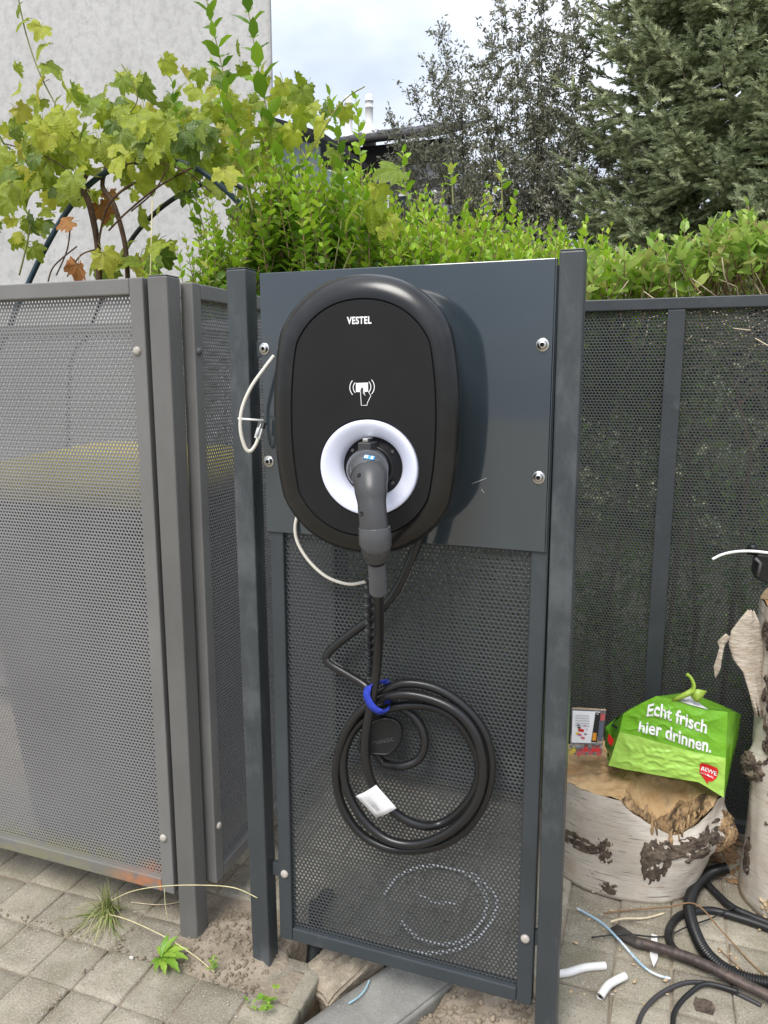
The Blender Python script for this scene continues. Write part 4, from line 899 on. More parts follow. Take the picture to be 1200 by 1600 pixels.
def sheet(outline_rows, m, name, parent, th=.0016):
    nr, ncl = len(outline_rows), len(outline_rows[0]); V = [p for r_ in outline_rows for p in r_]; n = len(V); V2 = [Vector(p) + Vector((0, th, 0)) for p in V]
    F = []
    for i in range(nr - 1):
        for j in range(ncl - 1): a = i * ncl + j; F += [(a, a + 1, a + ncl + 1, a + ncl), (n + a, n + a + ncl, n + a + ncl + 1, n + a + 1)]
    ed = [j for j in range(ncl - 1)] + [ncl - 1 + ncl * i for i in range(nr - 1)] + [n - 1 - j for j in range(ncl - 1)] + [n - ncl - ncl * i for i in range(nr - 1)]
    for i in range(len(ed)): a, b = ed[i], ed[(i + 1) % len(ed)]; F.append((a, b, n + b, n + a))
    return MB().add(list(V) + V2, F, True).build(name, m, parent)
SX, SY, SRX, SRY = -.025, 1.850, .205, .150
sb = thing('birch_stump', 'short wide birch log with a broken sawn top under the green bag', 'log', (SX, SY, 0))
def stump_top(x, y, z, t, q):
    # the front right of the rim is torn away
    a = math.degrees(q) % 360; d = max(0, 1 - abs(a - 298) / 34); w = max(0, (t - .35) / .65)
    z -= .085 * d ** .8 * w * t; k = 1 - .13 * d * w; x = SX * 0 + x * 1; x = (x) * k if False else x; y = y + .020 * d * w
    kn = max(0, 1 - math.hypot((a - 350) / 18, (t - .60) / .26)); x += .034 * kn; y -= .012 * kn
    x -= .045 * max(0, 1 - t / .55) * max(0, math.cos(q))
    return x, y, z
rg_ = log_rings(0, 0, SRX, SRY, 0, .252, 26, 120, 1.7, (.0, .0), -.02, .035, 0, stump_top)
for r_ in rg_[-1:]:
    for p in r_: p.z += .004 * mnoise.noise(p * 40)
log_body(rg_, 'birch_bark', sb, .18)
def cutf(p, f):
    q = Vector((p.x, p.y, p.z)); dd = max(0, 1 - math.hypot((q.x - .075) / .085, (q.y + .085) / .075))
    q.z = q.z * f + (.254 + .02 * q.y) * (1 - f) if f < .96 else q.z
    q.z += .007 * mnoise.fractal(q * 34, .8, 2, 5) - .055 * dd ** .7 * (1 if f < .97 else 0)
    return q
MB().loft(disc(rg_[-1], 16, cutf), False, True).build('sawn_top', 'cut_wood', sb)
# torn fibres at the broken edge
mb = MB(); rq = random.Random(8)
for k in range(90):
    a = R(298 + rq.gauss(0, 15)); rr_ = rq.uniform(.72, .98); x, y = SRX * rr_ * math.cos(a), SRY * rr_ * math.sin(a) + .01
    z = .250 - .085 * max(0, 1 - abs(math.degrees(a) - 298) / 34) - (.03 if rr_ < .9 else 0) + rq.uniform(-.02, .012)
    L_ = rq.uniform(.015, .055); w_ = rq.uniform(.0025, .006); dx = rq.uniform(-.3, .3)
    mb.tube([(x, y, z + L_ * .4), (x + dx * L_ * .4, y - .006, z), (x + dx * L_, y - .004, z - L_ * .6)], [(w_ * .3, w_ * .25), (w_, w_ * .6), (w_ * .5, w_ * .4)], 5)
o = mb.build('torn_fibres', 'torn_wood', sb); o['kind'] = 'stuff'
# splintered wood of the broken edge
top_ = rg_[-1]; V = []; NA, NF = 60, 14
for i in range(NA + 1):
    a = (258 + 80 * i / NA) / 360 * 120; k0 = int(a) % 120; p = top_[k0].lerp(top_[(k0 + 1) % 120], a - int(a)); c_ = sum(top_, Vector()) / 120
    for j in range(NF + 1):
        f = .56 + .435 * j / NF; q = cutf(c_ + (p - c_) * f, f); e_ = min(1, 5 * min(i / NA, 1 - i / NA, (j / NF) * 1.2)) 
        n_ = mnoise.fractal(Vector((q.x * 120, q.y * 26, 0)), 1, 2, 4); q.z += -.006 + e_ * (.010 + .014 * abs(n_) + .010 * mnoise.noise(q * 45)); V.append(q)
MB().add(V, [(i * (NF + 1) + j, (i + 1) * (NF + 1) + j, (i + 1) * (NF + 1) + j + 1, i * (NF + 1) + j + 1) for i in range(NA) for j in range(NF)], True).build('splintered_edge', 'torn_wood', sb)
# black branch collar and knot on the bark
def scab(parent, rings, a0, a1, t0, t1, seed, m='rough_bark', th=.006, n=34, edge=1.0):
    na = len(rings[0]); nz = len(rings) - 1; V = []; c = sum(rings[nz // 2], Vector()) / na
    for i in range(n + 1):
        for j in range(n + 1):
            a = a0 + (a1 - a0) * i / n; t = t0 + (t1 - t0) * j / n; k = int(a / 360 * na) % na; z = min(nz, max(0, int(round(t * nz)))); p = rings[z][k].copy()
            f0 = a / 360 * na; fr = f0 - math.floor(f0); p = rings[z][k].lerp(rings[z][(k + 1) % na], fr)
            zz = t * nz; zi = min(nz - 1, int(zz)); p.z = rings[zi][k].z + (rings[zi + 1][k].z - rings[zi][k].z) * (zz - zi)
            u, v = 2 * i / n - 1, 2 * j / n - 1; d = 1 - (u * u + v * v) - edge * mnoise.noise(Vector((u * 2.3 + seed, v * 2.3, 0))) - .7 * edge * mnoise.noise(Vector((u * 6.5 + seed, v * 4.5, 2))) - .35
            out = Vector((p.x - c.x, p.y - c.y, 0)).normalized(); h = th * max(-1.2, min(.8, d * 3.5)) * (.55 + .7 * abs(mnoise.noise(Vector((u * 6, v * 6, seed)))))
            V.append(p + out * h)
    MB().add(V, [(i * (n + 1) + j, (i + 1) * (n + 1) + j, (i + 1) * (n + 1) + j + 1, i * (n + 1) + j + 1) for i in range(n) for j in range(n)], True).build('bark_scab', m, parent)
scab(sb, rg_, 277, 300, .20, .78, 3, th=.006); scab(sb, rg_, 286, 340, .42, .86, 9, th=.010); scab(sb, rg_, 250, 262, .32, .60, 5, th=.004); scab(sb, rg_, 216, 256, .36, .54, 6, th=.004); scab(sb, rg_, 254, 266, .02, .16, 12, th=.004)
scab(sb, rg_, 334, 364, .36, .84, 21, 'torn_wood', .010)
# tall log standing at the right edge
LX, LY = .350, 1.845
tl = thing('birch_log', 'tall upright birch log at the right edge with peeling bark', 'log', (LX, LY, 0))
def tall_fn(x, y, z, t, q):
    a = math.degrees(q) % 360; z += .03 * mnoise.noise(Vector((math.cos(q) * 2, math.sin(q) * 2, 3))) * t
    kn = max(0, 1 - math.hypot((a - 200) / 26, (t - .47) / .07)); x -= .026 * kn
    return x, y, z
rt_ = log_rings(0, 0, .112, .112, 0, .715, 44, 84, 6.1, (-.014, .0), .0, .06, .10, tall_fn)
log_body(rt_, 'birch_bark_tall', tl, .115)
MB().loft(disc(rt_[-1], 6, lambda p, f: p + Vector((0, 0, .008 * mnoise.noise(p * 30)))), False, True).build('sawn_top', 'cut_wood', tl)
for a0, a1, t0, t1, sd_ in ((195, 240, .86, .99, 1), (206, 238, .60, .88, 2), (212, 236, .50, .64, 13), (186, 222, .42, .52, 3), (222, 262, .26, .36, 4), (186, 206, .08, .22, 5), (230, 258, .70, .76, 8), (238, 262, .03, .10, 14)): scab(tl, rt_, a0, a1, t0, t1, sd_, th=.013 if t0 > .4 else .007)
scab(tl, rt_, 225, 262, .01, .085, 31, 'wood_chip', .008); scab(tl, rt_, 222, 250, .335, .45, 33, 'torn_wood', .004)
# curled flap of bark standing off to the left
def A_(px, py, Y): return at(px, py, Y=Y) - tl.location
rows = []
for (lx, ly), (rx_, ry_) in (((1163, 952), (1166, 954)), ((1150, 968), (1175, 975)), ((1138, 985), (1178, 1000)), ((1133, 1005), (1180, 1025)), ((1140, 1030), (1178, 1048)), ((1156, 1050), (1177, 1062)), ((1166, 1085), (1180, 1090)), ((1175, 1120), (1184, 1122))):
    rows.append([A_(lx + 5 + (rx_ + 8 - lx) * k / 8 + 3 * mnoise.noise(Vector((lx * .3, k, 1))), ly + (ry_ - ly) * k / 8 + 4 * mnoise.noise(Vector((ly * .3, k * .7, 2))), 1.785 - .008 * math.sin(k / 8 * math.pi) + .02 * k / 8 + .008 * mnoise.noise(Vector((lx * .2, k * .9, 5)))) for k in range(9)])
sheet(rows, 'bark_flap', 'bark_flap', tl)
rows = []
for (lx, ly), (rx_, ry_) in (((1134, 990), (1142, 996)), ((1121, 1002), (1134, 1006)), ((1124, 1012), (1132, 1010)), ((1119, 1030), (1128, 1030)), ((1115, 1042), (1126, 1044)), ((1117, 1058), (1119, 1060))):
    rows.append([A_(lx + (rx_ - lx) * k / 3, ly + (ry_ - ly) * k / 3, 1.768 + .006 * math.sin(ly * .2 + k)) for k in range(4)])
sheet(rows, 'bark_flap', 'bark_strip', tl)
# small log behind the right post: the same bark, mostly hidden
# black cable clamp lying on the tall log with a white tie
t_ = thing('cable_tool', 'black plastic tool with a white cable tie hung on top of the tall birch log', 'tool', at(1195, 905, Y=1.80))
def T_(px, py, Y): return at(px, py, Y=Y) - t_.location
bx = [T_(*p) for p in ((1183, 866, 1.79), (1240, 872, 1.79), (1240, 918, 1.79), (1197, 912, 1.79), (1177, 902, 1.79))]
MB().add([p for p in bx] + [p + Vector((0, .06, 0)) for p in bx], [(0, 1, 2, 3, 4), (9, 8, 7, 6, 5)] + [(i, 5 + i, 5 + (i + 1) % 5, (i + 1) % 5) for i in range(5)]).build('housing', 'corr_black', t_, .004)
MB().tube([T_(1180, 872, 1.785), T_(1188, 880, 1.783), T_(1184, 900, 1.785)], [(.006, .004)] * 3, 8).build('rib', 'cap_dark', t_)
MB().lathe([(.010, 0), (.010, .018), (.007, .022)], T_(1175, 866, 1.80), 'Z', 12).build('knob', 'corr_black', t_)
MB().tube(spline([T_(1113, 874, 1.76), T_(1130, 866, 1.765), T_(1155, 861.5, 1.77), T_(1185, 862, 1.775), T_(1230, 868, 1.78)], 6), [(.0012, .0030)] * 25, 8).build('cable_tie', 'zip_white', t_)

# ---------------------------------------------------------------- shopping bag
bg = thing('shopping_bag', 'bright green plastic shopping bag with white writing knotted on the birch stump', 'bag', at(1040, 1210, Y=1.80))
BO = bg.location
def BP(px, py, Y): return at(px, py, Y=Y) - BO
def grid_patch(rows, nu, nv, amp, seed, name, m, keep=False):
    """rows: list of lists of corner points (a coarse net), refined and crumpled"""
    R0, C0 = len(rows), len(rows[0])
    def P(u, v):
        x, y = u * (C0 - 1), v * (R0 - 1); i, j = min(int(x), C0 - 2), min(int(y), R0 - 2); fx, fy = x - i, y - j
        p = (rows[j][i] * (1 - fx) + rows[j][i + 1] * fx) * (1 - fy) + (rows[j + 1][i] * (1 - fx) + rows[j + 1][i + 1] * fx) * fy
        e = min(1, 6 * min(u, 1 - u, v, 1 - v)); n = .8 * mnoise.noise(Vector((u * 4 + seed, v * 3, 0))) + 1.5 * (.5 - abs(mnoise.noise(Vector((u * 5 + v * 3, v * 2 - u * 5, seed))))) ** 2 * 2 + .5 * (.5 - abs(mnoise.noise(Vector((u * 13 - v * 5, v * 9, seed + 3))))) + .15 * mnoise.noise(Vector((u * 22, v * 20, seed)))
        return p + Vector((0, -amp * n * (.25 + .75 * e), 0))
    V = [P(i / nu, j / nv) for j in range(nv + 1) for i in range(nu + 1)]
    F = [(j * (nu + 1) + i, j * (nu + 1) + i + 1, (j + 1) * (nu + 1) + i + 1, (j + 1) * (nu + 1) + i) for j in range(nv) for i in range(nu)]
    o = MB().add(V, F, True).build(name, m, bg); return P
# front, from the top edge to the colour boundary, then to the bottom
top = [BP(*p) for p in ((974, 1115, 1.772), (999, 1100, 1.768), (1026, 1087, 1.766), (1052, 1093, 1.764), (1080, 1102, 1.764), (1108, 1109, 1.766), (1137, 1112, 1.772))]
mid = [BP(*p) for p in ((968, 1143, 1.757), (996, 1150, 1.752), (1025, 1158, 1.750), (1053, 1166, 1.750), (1080, 1173, 1.750), (1107, 1179, 1.752), (1134, 1184, 1.758))]
bot = [BP(*p) for p in ((951, 1196, 1.752), (976, 1202, 1.748), (1001, 1206, 1.746), (1027, 1211, 1.746), (1055, 1216, 1.746), (1092, 1222, 1.748), (1131, 1246, 1.752))]
def lerp_row(a, b, f): return [x.lerp(y, f) for x, y in zip(a, b)]
PU = grid_patch([top, lerp_row(top, mid, .5) , mid], 90, 44, .0040, 2, 'upper_front', 'bag_green')
PLw = grid_patch([mid, lerp_row(mid, bot, .5), bot], 90, 36, .0045, 2.0, 'lower_front', 'bag_light')
back_top = [BP(*p) for p in ((962, 1122, 1.86), (990, 1104, 1.87), (1040, 1086, 1.87), (1064, 1083, 1.87), (1098, 1090, 1.87), (1126, 1101, 1.87), (1158, 1116, 1.86))]
back_bot = [BP(*p) for p in ((948, 1180, 1.86), (975, 1187, 1.87), (1001, 1190, 1.87), (1027, 1195, 1.87), (1055, 1200, 1.87), (1098, 1206, 1.87), (1143, 1195, 1.86))]
grid_patch([[top[6], BP(1148, 1113, 1.80), back_top[6]], [mid[6], BP(1146, 1160, 1.80), BP(1152, 1160, 1.85)], [bot[6], BP(1137, 1222, 1.79), back_bot[6]]], 14, 22, .005, 6, 'side_gusset', 'bag_green')
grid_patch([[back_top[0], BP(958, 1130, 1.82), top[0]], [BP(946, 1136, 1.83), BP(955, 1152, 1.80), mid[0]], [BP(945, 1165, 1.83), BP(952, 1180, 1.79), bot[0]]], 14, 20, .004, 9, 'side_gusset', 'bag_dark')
grid_patch([back_top, lerp_row(back_top, top, .5), top], 40, 14, .006, 12, 'folded_top', 'bag_green')
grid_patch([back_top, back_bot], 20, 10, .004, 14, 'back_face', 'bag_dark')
grid_patch([bot, back_bot], 20, 8, .002, 15, 'bottom_face', 'bag_light')
# opening with the white inside, and the knotted handles
grid_patch([[BP(1052, 1090, 1.800), BP(1076, 1086, 1.81), BP(1092, 1098, 1.80)], [BP(1053, 1092.5, 1.762), BP(1080, 1101.5, 1.761), BP(1107, 1108.5, 1.763)]], 12, 8, .003, 17, 'white_lining', 'bag_white')
kn = [(1053, 1093, 1.775), (1063, 1089, 1.768), (1074, 1084, 1.765), (1082, 1079, 1.766)]
MB().tube([BP(*p) for p in kn], [(.014, .004), (.013, .006), (.011, .007), (.008, .006)], 10).build('knot', 'bag_knot', bg)
MB().tube(spline([BP(*p) for p in ((1080, 1082, 1.768), (1084, 1072, 1.77), (1080, 1060, 1.772), (1073, 1053, 1.772))], 5), [(.0095 - .0004 * k, .004) for k in range(16)], 8).build('handle_end', 'bag_knot', bg)
sheet([[BP(1078, 1079, 1.768), BP(1090, 1077, 1.766), BP(1105, 1080, 1.766)], [BP(1082, 1084, 1.764), BP(1090, 1090, 1.762), BP(1103, 1082, 1.764)], [BP(1080, 1090, 1.764), BP(1085, 1096, 1.761), BP(1092, 1098, 1.762)]], 'bag_knot', 'handle_fold', bg)
# print: rides on the front patch
def print_on(body, size, P, u, v, rot, m, name, bold=0, sx=1, shear=0, aspect=1.0, lift=.0028, ul=None, vl=None):
    c = bpy.data.curves.new(name, 'FONT'); c.body = body; c.size = 1; c.align_x = 'LEFT'; c.align_y = 'BOTTOM_BASELINE'; c.offset = bold; c.resolution_u = 3
    t = bpy.data.objects.new(name, c); COL.objects.link(t); bpy.context.view_layer.update(); me = bpy.data.meshes.new_from_object(t.evaluated_get(bpy.context.evaluated_depsgraph_get())); COL.objects.unlink(t); bpy.data.objects.remove(t)
    bm = bmesh.new(); bm.from_mesh(me); bmesh.ops.subdivide_edges(bm, edges=[e for e in bm.edges if e.calc_length() > .12], cuts=3); bmesh.ops.triangulate(bm, faces=bm.faces)
    for vt in bm.verts:
        x, y = vt.co.x * sx, vt.co.y; p = P(min(1, max(0, u + (x * math.cos(rot) - y * math.sin(rot)) * size)), min(1, max(0, v - (y * math.cos(rot) + x * math.sin(rot)) * size * aspect))); vt.co = p + Vector((0, -lift, 0))
    bm.to_mesh(me); bm.free(); me.materials.clear(); me.materials.append(MATS[m]); o = bpy.data.objects.new(name, me); link(o, bg); return o
print_on('Echt frisch', .172, PU, .235, .40, R(-5), 'bag_white', 'lettering', .022, .80, aspect=2.4)
print_on('hier drinnen.', .172, PU, .165, .82, R(-4), 'bag_white', 'lettering', .022, .78, aspect=2.4)
def patch_poly(P, pts, lift, name, m):
    bm = bmesh.new(); bm.faces.new([bm.verts.new((x, y, 0)) for x, y in pts]); bmesh.ops.triangulate(bm, faces=bm.faces); bmesh.ops.subdivide_edges(bm, edges=bm.edges[:], cuts=4, use_grid_fill=True)
    for v in bm.verts: v.co = P(v.co.x, v.co.y) + Vector((0, -lift, 0))
    me = bpy.data.meshes.new(name); bm.to_mesh(me); bm.free(); me.materials.append(MATS[m]); o = bpy.data.objects.new(name, me); link(o, bg); return o
patch_poly(PLw, [(.79, .36), (.80, .29), (.93, .31), (.945, .37), (.94, .58), (.91, .75), (.885, .79), (.89, .90), (.845, .765), (.815, .68)], .0022, 'red_emblem', 'logo_red')
print_on('REWE', .058, PLw, .812, .545, R(2), 'bag_white', 'emblem_lettering', .02, .80, aspect=3.0, lift=.0042)
print_on('Dein Markt', .026, PLw, .818, .65, R(2), 'bag_white', 'emblem_lettering', .005, .80, aspect=3.0, lift=.0042)
lf = [BP(953, 1143, 1.797), BP(960, 1152, 1.790), BP(962, 1160, 1.787), BP(955, 1162, 1.790), BP(951, 1154, 1.795)]
MB().add([p + Vector((-.002, -.010, 0)) for p in lf], [(0, 1, 2, 3, 4)]).build('red_print', 'logo_red', bg)
MB().add([BP(957, 1131, 1.79), BP(966, 1137, 1.775), BP(965, 1140, 1.775), BP(955, 1134, 1.79)], [(0, 1, 2, 3)]).build('black_print', 'label_black', bg)

# ---------------------------------------------------------------- box of wire connectors
bx_ = thing('connector_box', 'small clear plastic box of red and yellow wire connectors beside the green bag', 'box', at(922, 1176, Y=1.80))
def C_(px, py, Y): return at(px, py, Y=Y) - bx_.location
def slab(c4, th, name, m, parent, bev=0):
    vs = list(c4) + [p + Vector((0, th, 0)) for p in c4]
    return MB().add(vs, [(0, 1, 2, 3), (7, 6, 5, 4)] + [(i, 4 + i, 4 + (i + 1) % 4, (i + 1) % 4) for i in range(4)]).build(name, m, parent, bev)
slab([C_(890, 1164, 1.790), C_(941, 1166, 1.790), C_(939.5, 1181, 1.785), C_(889, 1179, 1.785)], .055, 'tray', 'clear_plastic', bx_, .002)
slab([C_(893, 1108, 1.800), C_(947, 1111, 1.800), C_(941, 1165, 1.788), C_(891, 1163, 1.788)], .014, 'lid', 'clear_plastic', bx_, .002)
lb = slab([C_(895, 1110.5, 1.797), C_(937.5, 1112.5, 1.797), C_(931, 1161, 1.785), C_(893, 1160, 1.785)], .0012, 'paper_label', 'white_tag', bx_)
slab([C_(930.5, 1113, 1.796), C_(938.5, 1114, 1.796), C_(932.5, 1160, 1.784), C_(923.5, 1159.5, 1.784)], .0006, 'black_strip', 'label_black', lb)
slab([C_(926.6, 1145, 1.787), C_(932.2, 1145.5, 1.787), C_(931, 1157.5, 1.784), C_(925, 1157, 1.784)], .0006, 'orange_patch', 'label_orange', lb)
for k in range(4):
    y0 = 1115 + k * 7; xo = (1160 - y0) / 49 * 6.0
    slab([C_(927.0 + xo - 1.2, y0, 1.7955 - k * .0017), C_(927.0 + xo + 2.8, y0 + .3, 1.7955 - k * .0017), C_(927.0 + xo + 2.2, y0 + 5, 1.7945 - k * .0017), C_(927.0 + xo - 1.8, y0 + 4.7, 1.7945 - k * .0017)], .0004, 'label_mark', 'print_white', lb)
for (u, v, r_, m_) in ((908, 1141, 3.0, 'logo_red'), (905, 1137, 1.6, 'label_black'), (906, 1148, 2.0, 'magenta'), (911, 1153, 1.8, 'logo_red'), (915, 1147, 1.4, 'steelblue'), (903, 1146, 2.2, 'yellow_plastic'), (917, 1139, 1.2, 'faint_print'), (904, 1133, 1.4, 'steelblue'), (914, 1134, 1.2, 'magenta')):
    y_ = 1.7955 - (v - 1112) / 49 * .012 - .0008; p = C_(u, v, y_); s_ = r_ * .0017; MB().obox(p, (s_ * 1.3, 0, 0), (0, .0003, 0), (0, 0, s_ * .6)).build('label_mark', m_, lb)
for k in range(5):
    y_ = 1.7955 - (1117 + k * 4 - 1112) / 49 * .012 - .0006; slab([C_(899, 1117 + k * 4, y_), C_(921, 1118 + k * 4, y_), C_(921, 1119.4 + k * 4, y_), C_(899, 1118.4 + k * 4, y_)], .0003, 'label_mark', 'faint_print', lb)
slab([C_(938, 1116, 1.803), C_(945, 1117, 1.803), C_(944, 1126, 1.801), C_(937.5, 1125.5, 1.801)], .006, 'connector', 'red_plastic', bx_)
slab([C_(936.5, 1129, 1.801), C_(943, 1129.5, 1.801), C_(940, 1158, 1.796), C_(934, 1157, 1.796)], .006, 'connector', 'steelblue', bx_)
for (u, v, m_) in ((897, 1171, 'yellow_plastic'), (893, 1174, 'yellow_plastic'), (911, 1173, 'red_plastic'), (916, 1169, 'red_plastic'), (923, 1174, 'red_plastic'), (928, 1170, 'red_plastic'), (934.5, 1170, 'red_plastic'), (936, 1175, 'red_plastic'), (905, 1175, 'red_plastic')):
    MB().lathe([(.0045, -.008), (.0062, -.006), (.0062, .006), (.005, .010)], C_(u, v, 1.797), 'Y', 10).build('connector', m_, bx_)
# ---------------------------------------------------------------- buildings behind
bw = thing('concrete_building', 'tall pale concrete building wall filling the upper left', 'building', (-2.61, 5, 0), rot=(0, 0, R(36)))
MB().box(-9, 0, 0, 4, -.1, 9).build('wall', 'concrete_wall', bw, .03, 3)
MB().box(-9.02, .02, -.02, 4.02, 9.0, 9.12).build('parapet', 'grey_paint', bw)
hs = thing('tiled_house', 'grey house with dark tiled roof and white flues behind the trees', 'house', (-2.9, 12, 0))
MB().box(-2.15, -.55, .3, 3, -.1, 4.86).build('wall', 'house_wall', hs)
MB().box(-2.16, -.54, .285, .299, 4.52, 4.86).build('eave_band', 'house_dark', hs)  # dark band along the wall top, just under the eave
rf = MB().add([(-2.35, 0, 4.90), (-.4, 0, 4.90), (-.4, 1.6, 5.48), (-2.35, 1.6, 5.48), (-2.35, 0, 4.82), (-.4, 0, 4.82), (-.4, 1.6, 5.40), (-2.35, 1.6, 5.40)], [(0, 1, 2, 3), (7, 6, 5, 4), (0, 4, 5, 1), (1, 5, 6, 2), (2, 6, 7, 3), (3, 7, 4, 0)]).build('roof', 'roof_tile', hs)
tm = MB().tube([(0, 0, 0), (0, .27, 0)], [(.085, .022), (.095, .028)], 8).mesh('tile'); tm.materials.append(MATS['roof_tile'])
for j in range(4):
    for i in range(11): inst('tile', tm, rf, (-2.25 + i * .17 + .05 * (j % 2), .02 + j * .24, 4.915 + j * .087 + .012), (R(20), 0, 0))
MB().tube([(-2.4, -.05, 4.86), (-.38, -.05, 4.86)], .055, 10).build('gutter', 'house_dark', hs)
for x in (-1.5,):
    wf = MB().box(x - .02, x + .82, .26, .298, 3.1, 4.1).build('window', 'flue_white', hs); MB().box(x + .03, x + .77, .250, .2585, 3.15, 4.05).build('pane', 'window_glass', wf)
MB().box(-2.15, -.55, .262, .298, 4.16, 4.28).build('lintel_band', 'house_dark', hs)
for k, (u, v0, v1) in enumerate(((545, 150, 218), (577, 148, 205))):
    p = at(u, v1, Y=12.5) - hs.location; q = at(u, v0, Y=12.5) - hs.location; h = q.z - p.z
    f = MB().lathe([(.11, -.25), (.12, .02), (.085, .06), (.062, .09), (.062, h * .62), (.070, h * .63), (.070, h * .66), (.062, h * .67), (.062, h * .80), (.072, h * .81), (.072, h * .84), (.060, h * .85), (.064, h * .93), (.05, h)], p, 'Z', 16).build('flue', 'flue_white', hs)
bb = thing('blue_building', 'narrow pale blue building edge with dark eave behind the hedge', 'building', (-5.4, 10.5, 0))
MB().box(-1.4, .62, 0, 3, -.1, 4.15).build('wall', 'blue_facade', bb)
MB().add([(-1.6, -.3, 5.35), (.80, -.3, 4.48), (.80, 3, 4.48), (-1.6, 3, 5.35), (-1.6, -.3, 5.27), (.80, -.3, 4.40), (.80, 3, 4.40), (-1.6, 3, 5.27)], [(0, 1, 2, 3), (7, 6, 5, 4), (0, 4, 5, 1), (1, 5, 6, 2), (2, 6, 7, 3), (3, 7, 4, 0)]).build('roof', 'house_dark', bb)
MB().add([(-1.4, .02, 4.15), (.62, .02, 4.15), (.62, .02, 4.40), (-1.4, .02, 5.1)], [(0, 1, 2, 3)]).build('gable', 'blue_facade', bb)
w_ = MB().box(-.05, .10, -.04, -.001, 2.6, 4.15).build('window', 'window_glass', bb); MB().box(.101, .14, -.05, -.002, 2.6, 4.15).build('frame', 'flue_white', w_)

# ---------------------------------------------------------------- foliage templates
LV = np.array([(0, 0, 0), (-.26, .33, .05), (0, .35, -.02), (.26, .33, .05), (-.21, .70, .03), (0, .70, -.03), (.21, .70, .03), (0, 1, -.10)])
LF = np.array([(0, 2, 1), (0, 3, 2), (1, 2, 5), (1, 5, 4), (2, 3, 6), (2, 6, 5), (4, 5, 7), (5, 6, 7)])
SV = np.array([(0, 0, 0), (-.2, .45, .03), (.2, .45, .03), (0, 1, -.05)]); SF = np.array([(0, 2, 1), (1, 2, 3)])
def shoot_nodes(base, d, L_, sp, size, rng, bend=.15, taper=True, gap=0.0):
    """a stem and its decussate leaves -> stem points, leaf pos, leaf dir, leaf size"""
    base = np.array(base, float); d = np.array(d, float); d /= np.linalg.norm(d); b = rng.normal(size=3) * bend; b[2] = abs(b[2]) * .5
    n = max(3, int(L_ / sp)); s = np.linspace(0, 1, n + 1)
    pts = base + d * (L_ * s)[:, None] + b * (L_ * s ** 2)[:, None] * .5
    tang = np.gradient(pts, axis=0); tang /= np.linalg.norm(tang, axis=1)[:, None]
    pos, dr, sz = [], [], []; ph = rng.uniform(0, 6.28)
    for i in range(1, n + 1):
        t = s[i]
        if t < gap: continue
        u = np.cross(tang[i], (0, 1, .3)); u /= np.linalg.norm(u); v = np.cross(tang[i], u)
        ang = R(62 - 38 * t ** 3); k = size * (1.0 - .55 * t ** 4 if taper else 1) * (.75 + .25 * min(1, t * 4))
        for q in (0, math.pi):
            a = ph + i * math.pi / 2 + q + rng.normal() * .25; rad = u * math.cos(a) + v * math.sin(a)
            pos.append(pts[i]); dr.append(tang[i] * math.cos(ang) + rad * math.sin(ang)); sz.append(k * rng.uniform(.55, 1.25))
    return pts, pos, dr, sz
def stems_mesh(stems, r0, r1, m, parent, name='stems', seg=4):
    mb = MB()
    for P in stems: n = len(P); mb.tube([Vector(p) for p in P], [r0 + (r1 - r0) * i / (n - 1) for i in range(n)], seg)
    o = mb.build(name, m, parent); o['kind'] = 'stuff'; return o
def foliage(name, pos, dr, sz, m, parent, rng=RNG, tv=LV, tf=LF, rollamp=.5, tint=None):
    pos = np.array(pos); dr = np.array(dr); n = len(pos); M = frames(dr, roll=rng.normal(size=n) * rollamp)
    return scatter(name, tv, tf, pos, M, np.array(sz), m, parent, 'stuff', tint)

# ---------------------------------------------------------------- hedge
hg = thing('privet_hedge', 'dense bright green clipped privet hedge with long shoots behind the charger panel', 'hedge', (0, 0, 0))
def topz(x):
    xs = [-1.6, -1.35, -1.15, -.98, -.80, -.62, -.45, -.28, -.10]; zs = [1.48, 1.66, 1.86, 1.84, 1.70, 1.67, 1.64, 1.58, 1.51]
    return float(np.interp(x, xs, zs))
rng = np.random.default_rng(5); ST, PB, DB, SB, PD, DD, SD = [], [], [], [], [], [], []
for k in range(620):
    x = rng.uniform(-1.50, .05) if k > 90 else rng.uniform(-1.35, -.85); y = rng.uniform(2.08, 2.62); front = (2.62 - y) / .54
    zt = topz(x) - .03 - .05 * rng.random() + (.10 * rng.random() ** 3); L_ = rng.uniform(.22, .5)
    base = (x + rng.normal() * .04, y, zt - L_); d = (rng.normal() * .16, rng.normal() * .14, 1)
    pts, p, dd, s = shoot_nodes(base, d, L_, .020, .034 + .012 * rng.random(), rng); ST.append(pts)
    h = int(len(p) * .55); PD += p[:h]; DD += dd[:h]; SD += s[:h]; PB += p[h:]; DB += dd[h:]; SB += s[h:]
# lower body, seen through the fence and round the posts
for k in range(620):
    x = rng.uniform(-1.45, .95); y = rng.uniform(2.12, 2.75); z = rng.uniform(.0, 1.2)
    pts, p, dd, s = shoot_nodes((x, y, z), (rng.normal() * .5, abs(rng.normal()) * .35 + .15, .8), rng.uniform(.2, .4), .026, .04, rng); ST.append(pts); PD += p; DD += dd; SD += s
stems_mesh(ST, .0022, .0009, 'stem_brown', hg)
foliage('lower_leaves', PD, DD, SD, 'privet_leaf', hg, rng); foliage('young_leaves', PB, DB, SB, 'privet_bright', hg, rng)  # darker green low on the shoots, brighter green towards the tips
tr = []
for k in range(26):
    x = -1.4 + k * .1; tr.append([(x, 2.35, -.02), (x + rng.normal() * .03, 2.33, .5), (x + rng.normal() * .06, 2.3, 1.0), (x + rng.normal() * .1, 2.3, 1.3)])
stems_mesh(tr, .010, .004, 'stem_brown', hg, 'trunks', 6)
